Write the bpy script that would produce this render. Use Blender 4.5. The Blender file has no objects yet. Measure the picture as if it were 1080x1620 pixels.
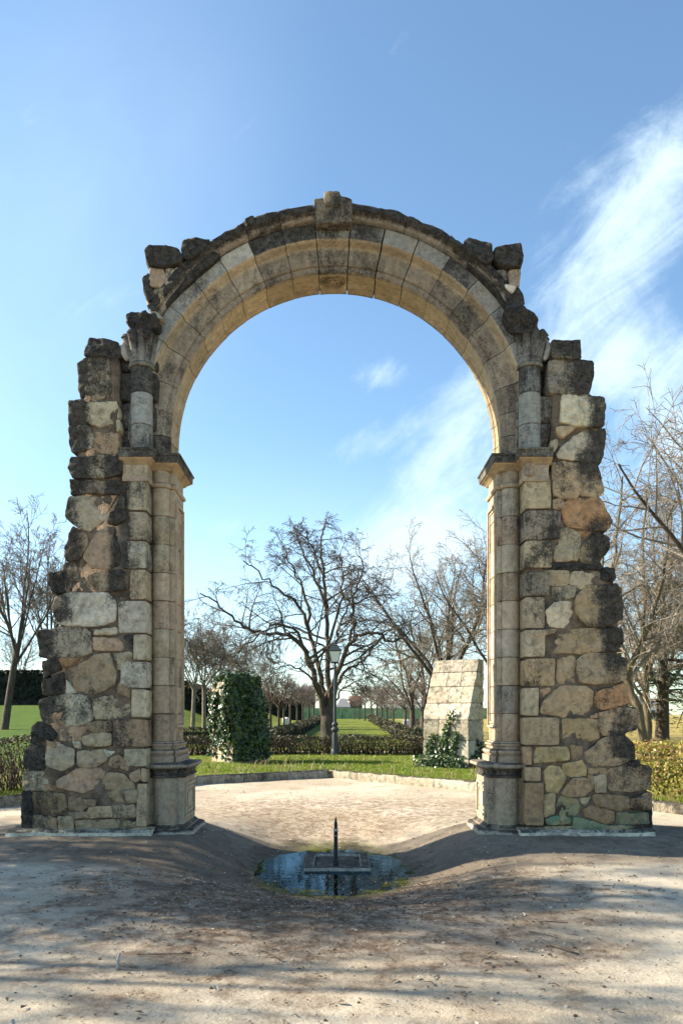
import bpy, math, random
from mathutils import Vector, noise, Matrix
R = math.radians
scene = bpy.context.scene
COL = scene.collection
NV = noise.noise

# ------------------------------------------------------------------ helpers
class MB:
    """collects faces, builds ONE mesh object"""
    def __init__(s):
        s.v = []; s.f = []; s.c = []; s.p = []
    def vert(s, p, c=(.35, .3, .23, 0), paint=0.0):
        s.v.append((p[0], p[1], p[2])); s.c.append(c if len(c) == 4 else (c[0], c[1], c[2], 0)); s.p.append(paint)
        return len(s.v) - 1
    def face(s, idx): s.f.append(tuple(idx))
    def box(s, x0, x1, y0, y1, z0, z1, c=(.35, .3, .23, 0)):
        i = [s.vert((x, y, z), c) for z in (z0, z1) for y in (y0, y1) for x in (x0, x1)]
        for q in ((0, 2, 3, 1), (4, 5, 7, 6), (0, 1, 5, 4), (2, 6, 7, 3), (0, 4, 6, 2), (1, 3, 7, 5)):
            s.face([i[k] for k in q])
    def tube(s, pts, rad, sides=6, c=(.1, .08, .06, 0), cap=True):
        n = len(pts); pts = [Vector(p) for p in pts]
        t = (pts[1] - pts[0]).normalized()
        a = t.orthogonal().normalized()
        base = len(s.v)
        for k in range(n):
            if k == 0: t = pts[1] - pts[0]
            elif k == n - 1: t = pts[k] - pts[k - 1]
            else: t = pts[k + 1] - pts[k - 1]
            t.normalize()
            a = (a - t * a.dot(t))
            if a.length < 1e-5: a = t.orthogonal()
            a.normalize(); b = t.cross(a)
            for j in range(sides):
                g = 2 * math.pi * j / sides
                s.vert(pts[k] + (a * math.cos(g) + b * math.sin(g)) * rad[k], c)
        for k in range(n - 1):
            for j in range(sides):
                j2 = (j + 1) % sides
                s.face((base + k * sides + j, base + k * sides + j2, base + (k + 1) * sides + j2, base + (k + 1) * sides + j))
        if cap:
            s.face([base + j for j in range(sides)][::-1])
            s.face([base + (n - 1) * sides + j for j in range(sides)])
    def lathe(s, cx, cy, prof, sides=24, c=(.3, .3, .3, 0)):
        base = len(s.v)
        for (r, z) in prof:
            for j in range(sides):
                g = 2 * math.pi * j / sides
                s.vert((cx + r * math.cos(g), cy + r * math.sin(g), z), c)
        m = len(prof)
        for k in range(m - 1):
            for j in range(sides):
                j2 = (j + 1) % sides
                s.face((base + k * sides + j, base + k * sides + j2, base + (k + 1) * sides + j2, base + (k + 1) * sides + j))
        s.face([base + j for j in range(sides)][::-1]); s.face([base + (m - 1) * sides + j for j in range(sides)])
    def loft(s, rings, cols, closed=True, caps=True):
        """rings: list of equal-length point loops"""
        base = len(s.v); n = len(rings[0])
        for k, rg in enumerate(rings):
            for i, p in enumerate(rg):
                cc = cols[k] if isinstance(cols[0], tuple) else cols[k][i]
                s.vert(p, cc)
        for k in range(len(rings) - 1):
            for i in range(n if closed else n - 1):
                j = (i + 1) % n
                s.face((base + k * n + i, base + k * n + j, base + (k + 1) * n + j, base + (k + 1) * n + i))
        if caps:
            s.face([base + i for i in range(n)][::-1]); s.face([base + (len(rings) - 1) * n + i for i in range(n)])
    def build(s, name, mat, parent=None, smooth=False, angle=None, fixn=True):
        me = bpy.data.meshes.new(name)
        me.from_pydata(s.v, [], s.f)
        at = me.color_attributes.new('Col', 'FLOAT_COLOR', 'POINT')
        at.data.foreach_set('color', [x for c in s.c for x in c])
        if any(s.p):
            pa = me.attributes.new('paint', 'FLOAT', 'POINT'); pa.data.foreach_set('value', s.p)
        if smooth:
            me.polygons.foreach_set('use_smooth', [True] * len(me.polygons))
            if angle: me.set_sharp_from_angle(angle=R(angle))
        me.materials.append(mat)
        if fixn:
            import bmesh
            bm = bmesh.new(); bm.from_mesh(me); bmesh.ops.recalc_face_normals(bm, faces=bm.faces); bm.to_mesh(me); bm.free()
        o = bpy.data.objects.new(name, me); COL.objects.link(o)
        if parent is not None: attach(o, parent)
        return o

def world_loc(o):
    l = Vector(o.location); p = o.parent
    while p is not None:
        l = l + Vector(p.location); p = p.parent
    return l
def attach(o, parent):
    """parent o to an unrotated parent and keep its mesh where it was built"""
    o.location = Vector(o.location) - world_loc(parent)
    o.parent = parent
def tag(o, label=None, cat=None, group=None, kind=None):
    if label: o['label'] = label
    if cat: o['category'] = cat
    if group: o['group'] = group
    if kind: o['kind'] = kind
    return o
def thing(name, label, cat, loc=(0, 0, 0), group=None):
    o = bpy.data.objects.new(name, None); COL.objects.link(o); o.location = loc
    o.empty_display_size = .2
    return tag(o, label, cat, group)
def copy_tree(o, parent=None):
    c = o.copy(); COL.objects.link(c)
    if parent is not None: c.parent = parent
    for ch in list(o.children): copy_tree(ch, c)
    return c

# the photograph's geometry: 1200 px focal length, eye 1.6 m up, axis of the arch at column 531, horizon at row 1130
def wx(u, Y=10.): return (u - 531.) / 1200. * Y
def wz(v, Y=10.): return 1.6 + (1130. - v) / 1200. * Y

# ------------------------------------------------------------------ materials
class NT:
    def __init__(s, name):
        s.m = bpy.data.materials.new(name); s.m.use_nodes = True
        s.t = s.m.node_tree; s.bsdf = s.t.nodes['Principled BSDF']; s.out = s.t.nodes['Material Output']
    def n(s, typ, **kw):
        nd = s.t.nodes.new(typ)
        for k, v in kw.items():
            if k in nd.inputs.keys(): nd.inputs[k].default_value = v
            else: setattr(nd, k, v)
        return nd
    def l(s, a, b): s.t.links.new(a, b)
    def val(s, sock, x):
        if hasattr(x, 'is_linked') or hasattr(x, 'links'): s.l(x, sock)
        else: sock.default_value = x
    def math(s, op, a, b=0., c=None, clamp=False):
        nd = s.t.nodes.new('ShaderNodeMath'); nd.operation = op; nd.use_clamp = clamp
        s.val(nd.inputs[0], a); s.val(nd.inputs[1], b)
        if c is not None: s.val(nd.inputs[2], c)
        return nd.outputs[0]
    def rng(s, x, a, b, c=0., d=1., smooth=True):
        nd = s.t.nodes.new('ShaderNodeMapRange'); nd.interpolation_type = 'SMOOTHSTEP' if smooth else 'LINEAR'
        s.val(nd.inputs[0], x); nd.inputs[1].default_value = a; nd.inputs[2].default_value = b
        nd.inputs[3].default_value = c; nd.inputs[4].default_value = d
        return nd.outputs[0]
    def mix(s, f, a, b, mode='MIX'):
        nd = s.t.nodes.new('ShaderNodeMix'); nd.data_type = 'RGBA'; nd.blend_type = mode
        s.val(nd.inputs[0], f)
        for sock, x in ((nd.inputs[6], a), (nd.inputs[7], b)):
            if isinstance(x, tuple): sock.default_value = (x[0], x[1], x[2], 1)
            else: s.l(x, sock)
        return nd.outputs[2]
    def noise(s, vec, scale, detail=5., rough=.6, dist=0.):
        nd = s.t.nodes.new('ShaderNodeTexNoise'); nd.inputs['Scale'].default_value = scale
        nd.inputs['Detail'].default_value = detail; nd.inputs['Roughness'].default_value = rough
        nd.inputs['Distortion'].default_value = dist
        if vec is not None: s.l(vec, nd.inputs['Vector'])
        return nd.outputs['Fac']
    def scaled(s, vec, sx, sy, sz):
        nd = s.t.nodes.new('ShaderNodeVectorMath'); nd.operation = 'MULTIPLY'; s.l(vec, nd.inputs[0]); nd.inputs[1].default_value = (sx, sy, sz)
        return nd.outputs[0]
    def coord(s): return s.t.nodes.new('ShaderNodeTexCoord').outputs['Object']
    def geo_pos(s): return s.t.nodes.new('ShaderNodeNewGeometry').outputs['Position']
    def bump(s, h, strength=.5, dist=.02):
        nd = s.t.nodes.new('ShaderNodeBump'); nd.inputs['Strength'].default_value = strength; nd.inputs['Distance'].default_value = dist
        s.l(h, nd.inputs['Height']); s.l(nd.outputs[0], s.bsdf.inputs['Normal'])
    def base(s, c, rough=.9, spec=.3):
        if isinstance(c, tuple): s.bsdf.inputs['Base Color'].default_value = (*c[:3], 1)
        else: s.l(c, s.bsdf.inputs['Base Color'])
        s.bsdf.inputs['Roughness'].default_value = rough
        s.bsdf.inputs['Specular IOR Level'].default_value = spec

def stone_material(name, soot_gain=1.0, pit=1.0, stainz=1.0, bump=.55, grime=.55, ng=1.9):
    N = NT(name); co = N.geo_pos()
    at = N.n('ShaderNodeVertexColor', layer_name='Col')
    pa = N.n('ShaderNodeAttribute', attribute_name='paint')
    n1 = N.noise(co, 2.6, 6, .62); n2 = N.noise(co, 14, 8, .7); n3 = N.noise(co, 60, 4, .6)
    n4 = N.noise(N.scaled(co, 6, 6, 1.1), 1.6, 6, .65)        # run-off streaks
    f = N.math('ADD', N.math('MULTIPLY', n1, .55), N.math('MULTIPLY', n2, .65))
    f = N.rng(f, .35, .85, .40, 1.40, False)
    cm = N.n('ShaderNodeVectorMath', operation='SCALE'); N.l(at.outputs['Color'], cm.inputs[0]); N.l(f, cm.inputs['Scale'])
    col = cm.outputs[0]
    # pinkish-brown and pale lime patches
    w = N.rng(N.noise(co, 4.3, 4, .55), .52, .72)
    col = N.mix(N.math('MULTIPLY', w, .40), col, (.36, .245, .16))
    w2 = N.rng(N.noise(co, 6.1, 7, .62), .54, .72)
    col = N.mix(N.math('MULTIPLY', w2, .22), col, (.56, .53, .46))
    # fine grime
    g = N.rng(N.noise(co, 8, 9, .62), .52, .32); col = N.mix(N.math('MULTIPLY', g, grime), col, (.10, .085, .068))
    # black crust
    nz = N.n('ShaderNodeSeparateXYZ'); N.l(N.n('ShaderNodeNewGeometry').outputs['Normal'], nz.inputs[0])
    top = N.math('MULTIPLY', N.rng(nz.outputs[2], .35, .9), .42 * stainz)
    a = N.math('MULTIPLY', at.outputs['Alpha'], soot_gain)
    n5 = N.noise(co, 38, 6, .75)
    nn = N.math('ADD', N.math('MULTIPLY', n4, .35), N.math('ADD', N.math('MULTIPLY', n1, .65), N.math('MULTIPLY', n5, .5)))
    s = N.math('ADD', N.math('ADD', a, top), N.math('MULTIPLY', N.math('SUBTRACT', nn, .75), ng))
    sm = N.rng(s, .10, .54)
    dark = N.mix(N.rng(N.math('ADD', N.math('MULTIPLY', n3, .4), N.math('MULTIPLY', n2, .6)), .36, .66), (.005, .005, .005), (.072, .065, .056))
    col = N.mix(N.math('MULTIPLY', sm, .95), col, dark)
    # green paint
    gp = N.math('MULTIPLY', pa.outputs['Fac'], N.rng(N.noise(co, 5.2, 4, .6), .36, .55))
    col = N.mix(N.math('MULTIPLY', gp, .75), col, (.06, .19, .12))
    # pits
    vo = N.n('ShaderNodeTexVoronoi', Scale=17.0); N.l(co, vo.inputs['Vector'])
    pt = N.math('MULTIPLY', N.rng(vo.outputs['Distance'], .22, .08), N.rng(N.noise(co, 3.1, 3, .5), .54, .62))
    col = N.mix(N.math('MULTIPLY', pt, .8 * pit), col, (.035, .028, .022))
    N.base(col, .92, .2)
    h = N.math('ADD', N.math('MULTIPLY', n2, .9), N.math('MULTIPLY', n3, .35))
    h = N.math('SUBTRACT', h, N.math('MULTIPLY', pt, .8 * pit))
    N.bump(h, bump, .03)
    return N.m

M = {}
M['stone'] = stone_material('weathered_stone')
M['ashlar'] = stone_material('dressed_stone', 1.0, .15, .6, .30, .3, 1.5)
M['block'] = stone_material('pale_block_stone', .9, .9, .2, .7, .75, 1.6)
def mortar():
    N = NT('mortar'); co = N.geo_pos(); at = N.n('ShaderNodeVertexColor', layer_name='Col')
    n = N.noise(co, 9, 8, .7); n2 = N.noise(co, 55, 4, .6); n1 = N.noise(co, 1.7, 4, .6)
    cm = N.n('ShaderNodeVectorMath', operation='SCALE'); N.l(at.outputs['Color'], cm.inputs[0]); N.l(N.rng(n, .3, .7, .5, 1.3, False), cm.inputs['Scale'])
    c = N.mix(N.math('MULTIPLY', N.rng(n1, .46, .64), .75), cm.outputs[0], (.06, .05, .042))
    N.base(c, .95, .1); N.bump(N.math('ADD', n, N.math('MULTIPLY', n2, .7)), 1., .06)
    return N.m
M['mortar'] = mortar()
# ------------------------------------------------------------------ the ruined arch
AXY = 10.645                                   # mid thickness of the arch
CZ, RAD = 5.39, 2.255                          # centre height and clear radius
arch = thing('ruined_arch', 'tall ruined stone arch with rubble walls, half columns and a blackened broken top', 'arch', (0, AXY, 0))

TONE = {'w': (.62, .565, .455), 'l': (.53, .455, .335), 't': (.465, .362, .245), 'b': (.37, .268, .175), 'p': (.475, .335, .228),
        'o': (.43, .26, .145), 'g': (.36, .325, .265), 'k': (.16, .145, .12), 'y': (.49, .385, .225)}

def smooth_poly(P, ratio, it=2):
    for k in range(it):
        r = ratio if k == 0 else .25
        Q = []
        for i in range(len(P)):
            a, b = P[i], P[(i + 1) % len(P)]
            Q.append((a[0] + (b[0] - a[0]) * r, a[1] + (b[1] - a[1]) * r)); Q.append((b[0] - (b[0] - a[0]) * r, b[1] - (b[1] - a[1]) * r))
        P = Q
    return P
def resample(P, step):
    L = [0.]
    for i in range(len(P)):
        a, b = P[i], P[(i + 1) % len(P)]; L.append(L[-1] + math.hypot(b[0] - a[0], b[1] - a[1]))
    n = max(14, int(L[-1] / step)); out = []; k = 0
    for j in range(n):
        d = L[-1] * j / n
        while L[k + 1] < d: k += 1
        t = (d - L[k]) / max(1e-9, L[k + 1] - L[k]); a, b = P[k % len(P)], P[(k + 1) % len(P)]
        out.append((a[0] + (b[0] - a[0]) * t, a[1] + (b[1] - a[1]) * t))
    return out
def stone(mb, P, yf, yb, tone, soot=0., corner=.10, bulge=.03, rough=.02, paint=0., step=.03, edge=.03, grow_=.006):
    """a rough block: outline P (x, z) seen from the front, from depth yf to yb, domed noisy faces"""
    gx = sum(p[0] for p in P) / len(P); gz = sum(p[1] for p in P) / len(P)
    P = [(x + grow_ * (x - gx) / max(.05, math.hypot(x - gx, z - gz)), z + grow_ * (z - gz) / max(.05, math.hypot(x - gx, z - gz))) for x, z in P]
    P = resample(smooth_poly(P, corner, 2), step); n = len(P)
    cx = sum(p[0] for p in P) / n; cz = sum(p[1] for p in P) / n
    ar = abs(sum(P[i][0] * P[(i + 1) % n][1] - P[(i + 1) % n][0] * P[i][1] for i in range(n))) / 2
    hs = math.sqrt(ar) / 2
    sd = random.uniform(0, 50)
    base = TONE[tone] if isinstance(tone, str) else tone
    k = random.uniform(.86, 1.14); col = (base[0] * k * random.uniform(.97, 1.03), base[1] * k, base[2] * k * random.uniform(.94, 1.05))
    tx_, tz_ = random.gauss(0, .05), random.gauss(0, .05)
    rings = []                                            # (inset metres, depth)
    e = min(edge, hs * .35)
    for (ins, y) in ((0, yb - .05), (0, yf + .30), (0, yf + .12), (0, yf + e * 1.2), (e * .12, yf + e * .3), (e * .45, yf + e * .02), (e * 1.1, yf - bulge * .3)):
        rings.append((ins, None, y))
    for fr, b in ((.3, .55), (.45, .75), (.6, .88), (.75, .97), (.88, 1.)):
        rings.append((None, fr, yf - bulge * b))
    b0 = len(mb.v)
    def disp(x, y, z, a):
        q = Vector((x * 4.5 + sd, y * 4.5, z * 4.5)); q2 = q * 3.1
        return a * (NV(q) + .6 * NV(q2) + .42 * NV(q2 * 2.3))
    for (ins, fr, y) in rings:
        for (x, z) in P:
            dx, dz = cx - x, cz - z; d = max(1e-6, math.hypot(dx, dz))
            t = fr if fr is not None else min(.28, ins / d)
            X, Z = x + dx * t, z + dz * t
            rr = disp(X, y, Z, rough)
            Y = y + (disp(X + 9, y, Z, rough) + tx_ * (X - cx) + tz_ * (Z - cz) if y < yf + .1 else 0)
            if fr is None: X += -dx / d * rr * .7; Z += -dz / d * rr * .7
            mb.vert((X, Y, Z), (*col, soot), paint)
    c = mb.vert((cx, yf - bulge + disp(cx + 9, yf, cz, rough), cz), (*col, soot), paint)
    bk = mb.vert((cx, yb, cz), (*col, soot), paint)
    m = len(rings)
    for r in range(m - 1):
        for i in range(n):
            j = (i + 1) % n
            mb.face((b0 + r * n + i, b0 + r * n + j, b0 + (r + 1) * n + j, b0 + (r + 1) * n + i))
    for i in range(n):
        j = (i + 1) % n
        mb.face((b0 + (m - 1) * n + i, b0 + (m - 1) * n + j, c)); mb.face((b0 + j, b0 + i, bk))

# outlines traced in four detail views of the photograph; each view has its own origin, all lie in the wall's front plane
S = 340. / 1080.
VIEW = {'A': (0, 480), 'B': (0, 860), 'C': (740, 480), 'D': (740, 860)}
def outline(view, q):
    ox, oy = VIEW[view]
    return [(wx(ox + x * S), wz(oy + y * S)) for x, y in q]
RECT = lambda a, b, c, d: [(a, b), (c, b), (c, d), (a, d)]
LEFT = [
 ('A', [(450,168),(590,195),(605,225),(595,268),(430,262),(440,195)], 'k', .75), ('A', [(425,265),(545,262),(555,440),(540,470),(410,482),(392,420),(388,300)], 'l', .42),
 ('A', [(348,495),(415,488),(436,510),(430,612),(350,615)], 't', .45), ('A', [(434,502),(582,490),(592,560),(565,600),(500,617),(430,600)], 'l', .18),
 ('A', [(350,625),(440,618),(462,660),(460,730),(365,750),(352,690)], 'w', .12), ('A', [(478,640),(590,635),(598,700),(590,757),(520,757),(468,725)], 'p', .15),
 ('A', [(355,770),(600,765),(614,800),(608,860),(520,882),(375,880),(350,830)], 'l', .45), ('A', [(350,885),(400,882),(405,952),(355,952)], 'g', .6),
 ('A', [(403,884),(610,890),(602,962),(410,957)], 't', .35), ('A', [(345,963),(560,970),(585,1005),(540,1075),(450,1145),(400,1125),(328,1065)], 'l', .12),
 ('A', [(600,960),(625,970),(625,1030),(597,1030)], 'l', .1), ('A', [(560,1045),(630,1035),(630,1090),(580,1110),(546,1100)], 't', .25),
 ('A', [(365,1120),(440,1165),(437,1210),(402,1297),(330,1282),(325,1220)], 't', .3), ('A', [(425,1270),(470,1170),(540,1120),(580,1122),(600,1230),(597,1315),(550,1332),(460,1332)], 'p', .05),
 ('B', [(320,92),(400,90),(430,140),(417,232),(330,238),(310,160)], 't', .25), ('B', [(245,148),(318,140),(332,242),(270,248),(250,200)], 'k', .8),
 ('B', [(440,165),(520,135),(610,130),(640,160),(640,228),(560,235),(437,228)], 't', .3), ('B', [(572,245),(640,242),(640,272),(580,292)], 'p', .05),
 ('B', [(275,265),(330,245),(550,245),(583,290),(580,385),(540,407),(440,420),(290,402),(265,340)], 'w', .10),
 ('B', [(188,432),(430,420),(460,450),(460,550),(400,572),(198,570)], 'l', .40), ('B', [(480,432),(585,420),(590,457),(473,462)], 'l', .1),
 ('B', [(473,470),(600,478),(617,520),(610,539),(475,537)], 'p', .05), ('B', [(620,463),(667,460),(667,532),(623,532)], 'k', .6),
 ('B', [(565,550),(660,545),(668,610),(660,637),(588,634)], 'l', .25), ('B', [(213,590),(300,582),(312,635),(215,682)], 't', .6),
 ('B', [(303,578),(405,572),(345,622),(312,618)], 'o', .2), ('B', [(213,690),(320,645),(330,752),(213,760)], 't', .5), ('B', [(335,683),(382,747),(335,752)], 'w', .0),
 ('B', [(343,635),(440,590),(480,560),(550,551),(582,640),(577,710),(500,752),(430,757),(370,702)], 't', .18),
 ('B', [(193,785),(340,760),(430,756),(456,830),(467,882),(420,907),(280,920),(213,902)], 'w', .33), ('B', [(463,775),(600,755),(652,790),(657,850),(580,882),(478,884)], 'l', .22),
 ('B', [(158,925),(190,898),(250,918),(287,960),(260,992),(163,1000)], 'k', .75), ('B', [(303,930),(432,918),(442,970),(415,990),(300,992)], 'p', .12),
 ('B', [(440,898),(557,888),(562,942),(480,950),(438,932)], 'b', .3), ('B', [(420,965),(480,953),(557,953),(562,1012),(450,1022),(413,1002)], 't', .08),
 ('B', [(358,993),(407,988),(410,1032),(375,1022)], 'w', .0), ('B', [(118,1040),(165,1008),(217,1023),(232,1090),(222,1132),(118,1132)], 'g', .6),
 ('B', [(238,1020),(290,998),(372,1035),(377,1110),(310,1142),(238,1112)], 'l', .08), ('B', [(388,1045),(512,1033),(547,1085),(480,1122),(398,1122)], 't', .1),
 ('B', [(510,1028),(580,1045),(540,1074)], 'w', .0), ('B', [(558,1075),(605,1058),(652,1110),(642,1142),(548,1117)], 'b', .15),
 ('B', [(113,1145),(270,1143),(285,1195),(282,1240),(118,1237)], 'l', .18), ('B', [(288,1190),(380,1135),(527,1118),(527,1165),(470,1232),(410,1252),(298,1227)], 'p', .08),
 ('B', [(482,1285),(500,1220),(540,1145),(620,1158),(672,1210),(682,1270),(632,1302),(500,1290)], 't', .05), ('B', [(653,1160),(700,1128),(707,1180),(680,1197),(660,1187)], 'p', .0),
 ('B', [(163,1245),(330,1253),(337,1340),(260,1357),(168,1327)], 'b', .3), ('B', [(343,1268),(420,1273),(442,1320),(400,1347),(343,1332)], 'b', .05),
 ('B', [(420,1278),(482,1288),(472,1322),(432,1312)], 'b', .0), ('B', [(453,1325),(557,1313),(562,1372),(453,1380)], 't', .1), ('B', [(566,1315),(677,1308),(682,1377),(568,1380)], 't', .25),
 ('B', [(168,1363),(257,1363),(260,1442),(173,1447)], 't', .3), ('B', [(298,1368),(367,1368),(372,1437),(298,1440)], 't', .2), ('B', [(378,1388),(602,1383),(597,1457),(378,1452)], 't', .22),
 ('B', [(263,1378),(292,1378),(292,1442),(265,1442)], 'b', .1), ('B', [(606,1400),(690,1388),(692,1432),(640,1452),(603,1452)], 't', .3), ('B', [(108,1240),(160,1245),(165,1450),(102,1450)], 'k', .65),
 ('B', [(625,1240),(690,1235),(690,1300),(640,1302)], 't', .1), ('B', [(690,1425),(765,1422),(768,1458),(645,1458),(650,1440)], 't', .25), ('B', [(345,1345),(450,1345),(450,1380),(375,1382)], 'b', .1),
 ('A', [(585,590),(602,590),(604,637),(588,640)], 'l', .0), ('B', [(595,720),(612,690),(650,735),(655,775),(600,750)], 'b', .2), ('B', [(232,985),(300,998),(290,1030),(245,1022)], 'b', .2),
]
RIGHT = [
 ('C', [(420,190),(560,183),(568,277),(420,277)], 'g', .62), ('C', [(408,285),(625,285),(630,300),(613,454),(400,454)], 'g', .48),
 ('C', [(475,455),(680,468),(684,500),(676,622),(550,614),(460,602),(468,490)], 'w', .16), ('C', [(443,625),(542,623),(470,682),(445,652)], 't', .15),
 ('C', [(423,690),(450,678),(462,695),(432,747),(416,737)], 'l', .05), ('C', [(443,760),(520,670),(600,635),(690,626),(691,700),(662,802),(560,787),(448,782)], 'w', .10),
 ('C', [(423,798),(560,798),(557,870),(562,950),(540,987),(428,972)], 't', .25), ('C', [(562,798),(640,793),(662,870),(682,940),(640,977),(562,962)], 't', .22),
 ('C', [(428,990),(460,980),(480,1000),(472,1037),(423,1032)], 't', .05), ('C', [(478,1010),(510,983),(660,978),(727,1100),(692,1142),(600,1137),(498,1122),(473,1060)], 'o', .18),
 ('C', [(553,1140),(642,1133),(600,1167),(563,1167)], 'o', .0), ('C', [(428,1282),(445,1140),(500,1118),(567,1160),(552,1292),(438,1297)], 'l', .25),
 ('C', [(575,1210),(640,1148),(707,1180),(702,1240),(650,1312),(570,1302),(553,1270)], 't', .28),
 ('D', [(383,133),(507,138),(502,195),(480,212),(383,207)], 'l', .12), ('D', [(513,138),(665,136),(662,190),(640,207),(575,224),(510,207)], 'l', .08), ('D', [(376,92),(560,100),(667,103),(668,133),(376,130)], 'k', .8),
 ('D', [(675,123),(735,123),(742,165),(725,192),(666,182)], 'k', .8), ('D', [(423,218),(547,213),(532,267),(480,282),(423,280)], 'g', .3),
 ('D', [(543,260),(600,213),(740,203),(767,230),(770,370),(740,397),(640,415),(568,402),(543,340)], 't', .30), ('D', [(393,340),(430,293),(507,290),(542,340),(550,400),(500,422),(408,417)], 'w', .0),
 ('D', [(338,435),(432,428),(432,447),(385,462),(338,467)], 't', .25), ('D', [(398,490),(480,440),(600,423),(690,425),(705,540),(600,547),(560,554),(403,547)], 't', .18),
 ('D', [(693,412),(776,430),(779,500),(745,542),(703,538)], 'b', .55), ('D', [(453,590),(530,558),(542,590),(537,702),(460,702),(441,670)], 't', .1),
 ('D', [(548,590),(580,558),(680,546),(782,578),(792,600),(782,692),(640,707),(560,697),(543,640)], 't', .20), ('D', [(363,735),(410,723),(414,745),(375,772)], 'p', .0),
 ('D', [(358,850),(372,800),(470,713),(590,713),(630,740),(627,810),(590,872),(480,872)], 't', .10), ('D', [(643,740),(780,696),(802,720),(807,800),(690,834),(638,820)], 'o', .22),
 ('D', [(658,850),(740,823),(850,828),(864,850),(847,932),(790,952),(680,967),(660,920)], 't', .38), ('D', [(473,878),(657,883),(660,982),(560,997),(478,987)], 'y', .08),
 ('D', [(613,848),(652,848),(647,872),(618,877)], 'p', .0), ('D', [(343,1023),(500,1020),(507,1087),(323,1107)], 'y', .05), ('D', [(513,1013),(577,1018),(577,1072),(523,1082)], 'b', .0),
 ('D', [(588,1050),(680,973),(780,958),(827,1010),(842,1080),(760,1112),(640,1122),(598,1102)], 't', .28), ('D', [(383,1150),(410,1116),(460,1123),(487,1180),(450,1252),(393,1247)], 'y', .05),
 ('D', [(473,1108),(570,1083),(592,1120),(592,1167),(530,1174),(488,1162)], 'y', .02), ('D', [(608,1128),(697,1128),(697,1167),(608,1162)], 'b', .0), ('D', [(628,1168),(690,1166),(692,1252),(638,1250)], 'l', .0),
 ('D', [(703,1133),(800,1118),(900,1118),(920,1140),(917,1237),(800,1247),(708,1242)], 't', .42), ('D', [(473,1255),(520,1178),(600,1178),(622,1240),(590,1267),(500,1270)], 'b', .05),
 ('D', [(383,1268),(437,1263),(434,1357),(383,1372)], 'y', .0), ('D', [(450,1300),(470,1268),(540,1268),(562,1320),(552,1362),(470,1372),(450,1340)], 'y', .0, .55),
 ('D', [(558,1278),(617,1273),(590,1314),(568,1312)], 'l', .0), ('D', [(628,1258),(805,1268),(810,1332),(760,1342),(638,1317)], 'b', .08), ('D', [(818,1280),(900,1248),(920,1260),(912,1337),(818,1327)], 'b', .3),
 ('D', [(578,1338),(620,1318),(735,1343),(737,1397),(680,1407),(588,1372)], 'b', .05), ('D', [(748,1350),(905,1348),(905,1410),(748,1414)], 'b', .05, .5),
 ('D', [(388,1385),(440,1368),(517,1378),(517,1412),(398,1414)], 't', .0, 1.), ('D', [(528,1368),(600,1388),(712,1420),(707,1447),(523,1447)], 't', .05, .75),
 ('D', [(278,1425),(412,1418),(412,1457),(283,1457)], 't', .3, .1), ('D', [(414,1418),(522,1418),(522,1452),(414,1452)], 't', .2, .3), ('D', [(713,1415),(817,1413),(817,1442),(713,1447)], 't', .15, .4),
 ('D', [(903,1330),(927,1330),(927,1435),(903,1435)], 'k', .6), ('D', [(820,1414),(903,1412),(903,1440),(820,1440)], 'b', .3), ('D', [(800,1100),(850,1088),(866,1112),(810,1120)], 'k', .8),
 ('D', [(600,1165),(630,1170),(632,1240),(618,1230)], 'b', 0.),
]
QL = [  # dressed quoins beside the left half column: outer x, top, bottom in their view
 ('A', 640, 890, 1041, 'l', .30), ('A', 648, 1046, 1189, 'l', .28), ('A', 615, 1193, 1334, 'w', .30), ('B', 655, 130, 283, 't', .22), ('B', 595, 288, 450, 'w', .08), ('B', 672, 455, 586, 'l', .12),
 ('B', 608, 591, 726, 'w', .18), ('B', 663, 731, 874, 'l', .05), ('B', 572, 880, 1023, 'p', .30), ('B', 625, 1028, 1120, 'l', .15), ('B', 710, 1126, 1200, 't', .15), ('B', 688, 1204, 1422, 't', .12)]
QR = [
 ('C', 414, 882, 1034, 'l', .12), ('C', 462, 1040, 1187, 'g', .34), ('C', 420, 1191, 1330, 'l', .32), ('D', 407, 140, 264, 'g', .30), ('D', 384, 268, 427, 'l', .25), ('D', 384, 431, 571, 'l', .12),
 ('D', 435, 576, 717, 't', .22), ('D', 353, 723, 866, 'l', .05), ('D', 457, 871, 1013, 't', .10), ('D', 318, 1019, 1114, 'p', .0), ('D', 364, 1121, 1195, 't', .05), ('D', 377, 1200, 1417, 'b', .03)]
CORE_L = [(152,548),(140,570),(137,628),(122,640),(123,720),(124,780),(116,800),(116,812),(122,836),(112,862),(112,905),(96,918),(98,938),(94,960),(98,988),(74,1000),(74,1033),(80,1050),(80,1092),(74,1110),(80,1142),(64,1155),(62,1174),(49,1192),(49,1215),(44,1240),(40,1322),(227,1322),(227,760),(186,745),(186,560)]
CORE_R = [(874,545),(914,545),(917,575),(928,575),(930,622),(950,632),(950,668),(952,700),(946,725),(948,780),(950,800),(960,826),(948,842),(955,855),(948,890),(966,905),(974,930),(977,965),(976,1000),(974,1020),(980,1045),(980,1075),(986,1085),(988,1105),(1000,1125),(996,1145),(988,1160),(998,1190),(1006,1212),(1022,1222),(1022,1318),(834,1322),(834,760),(874,745)]

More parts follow.
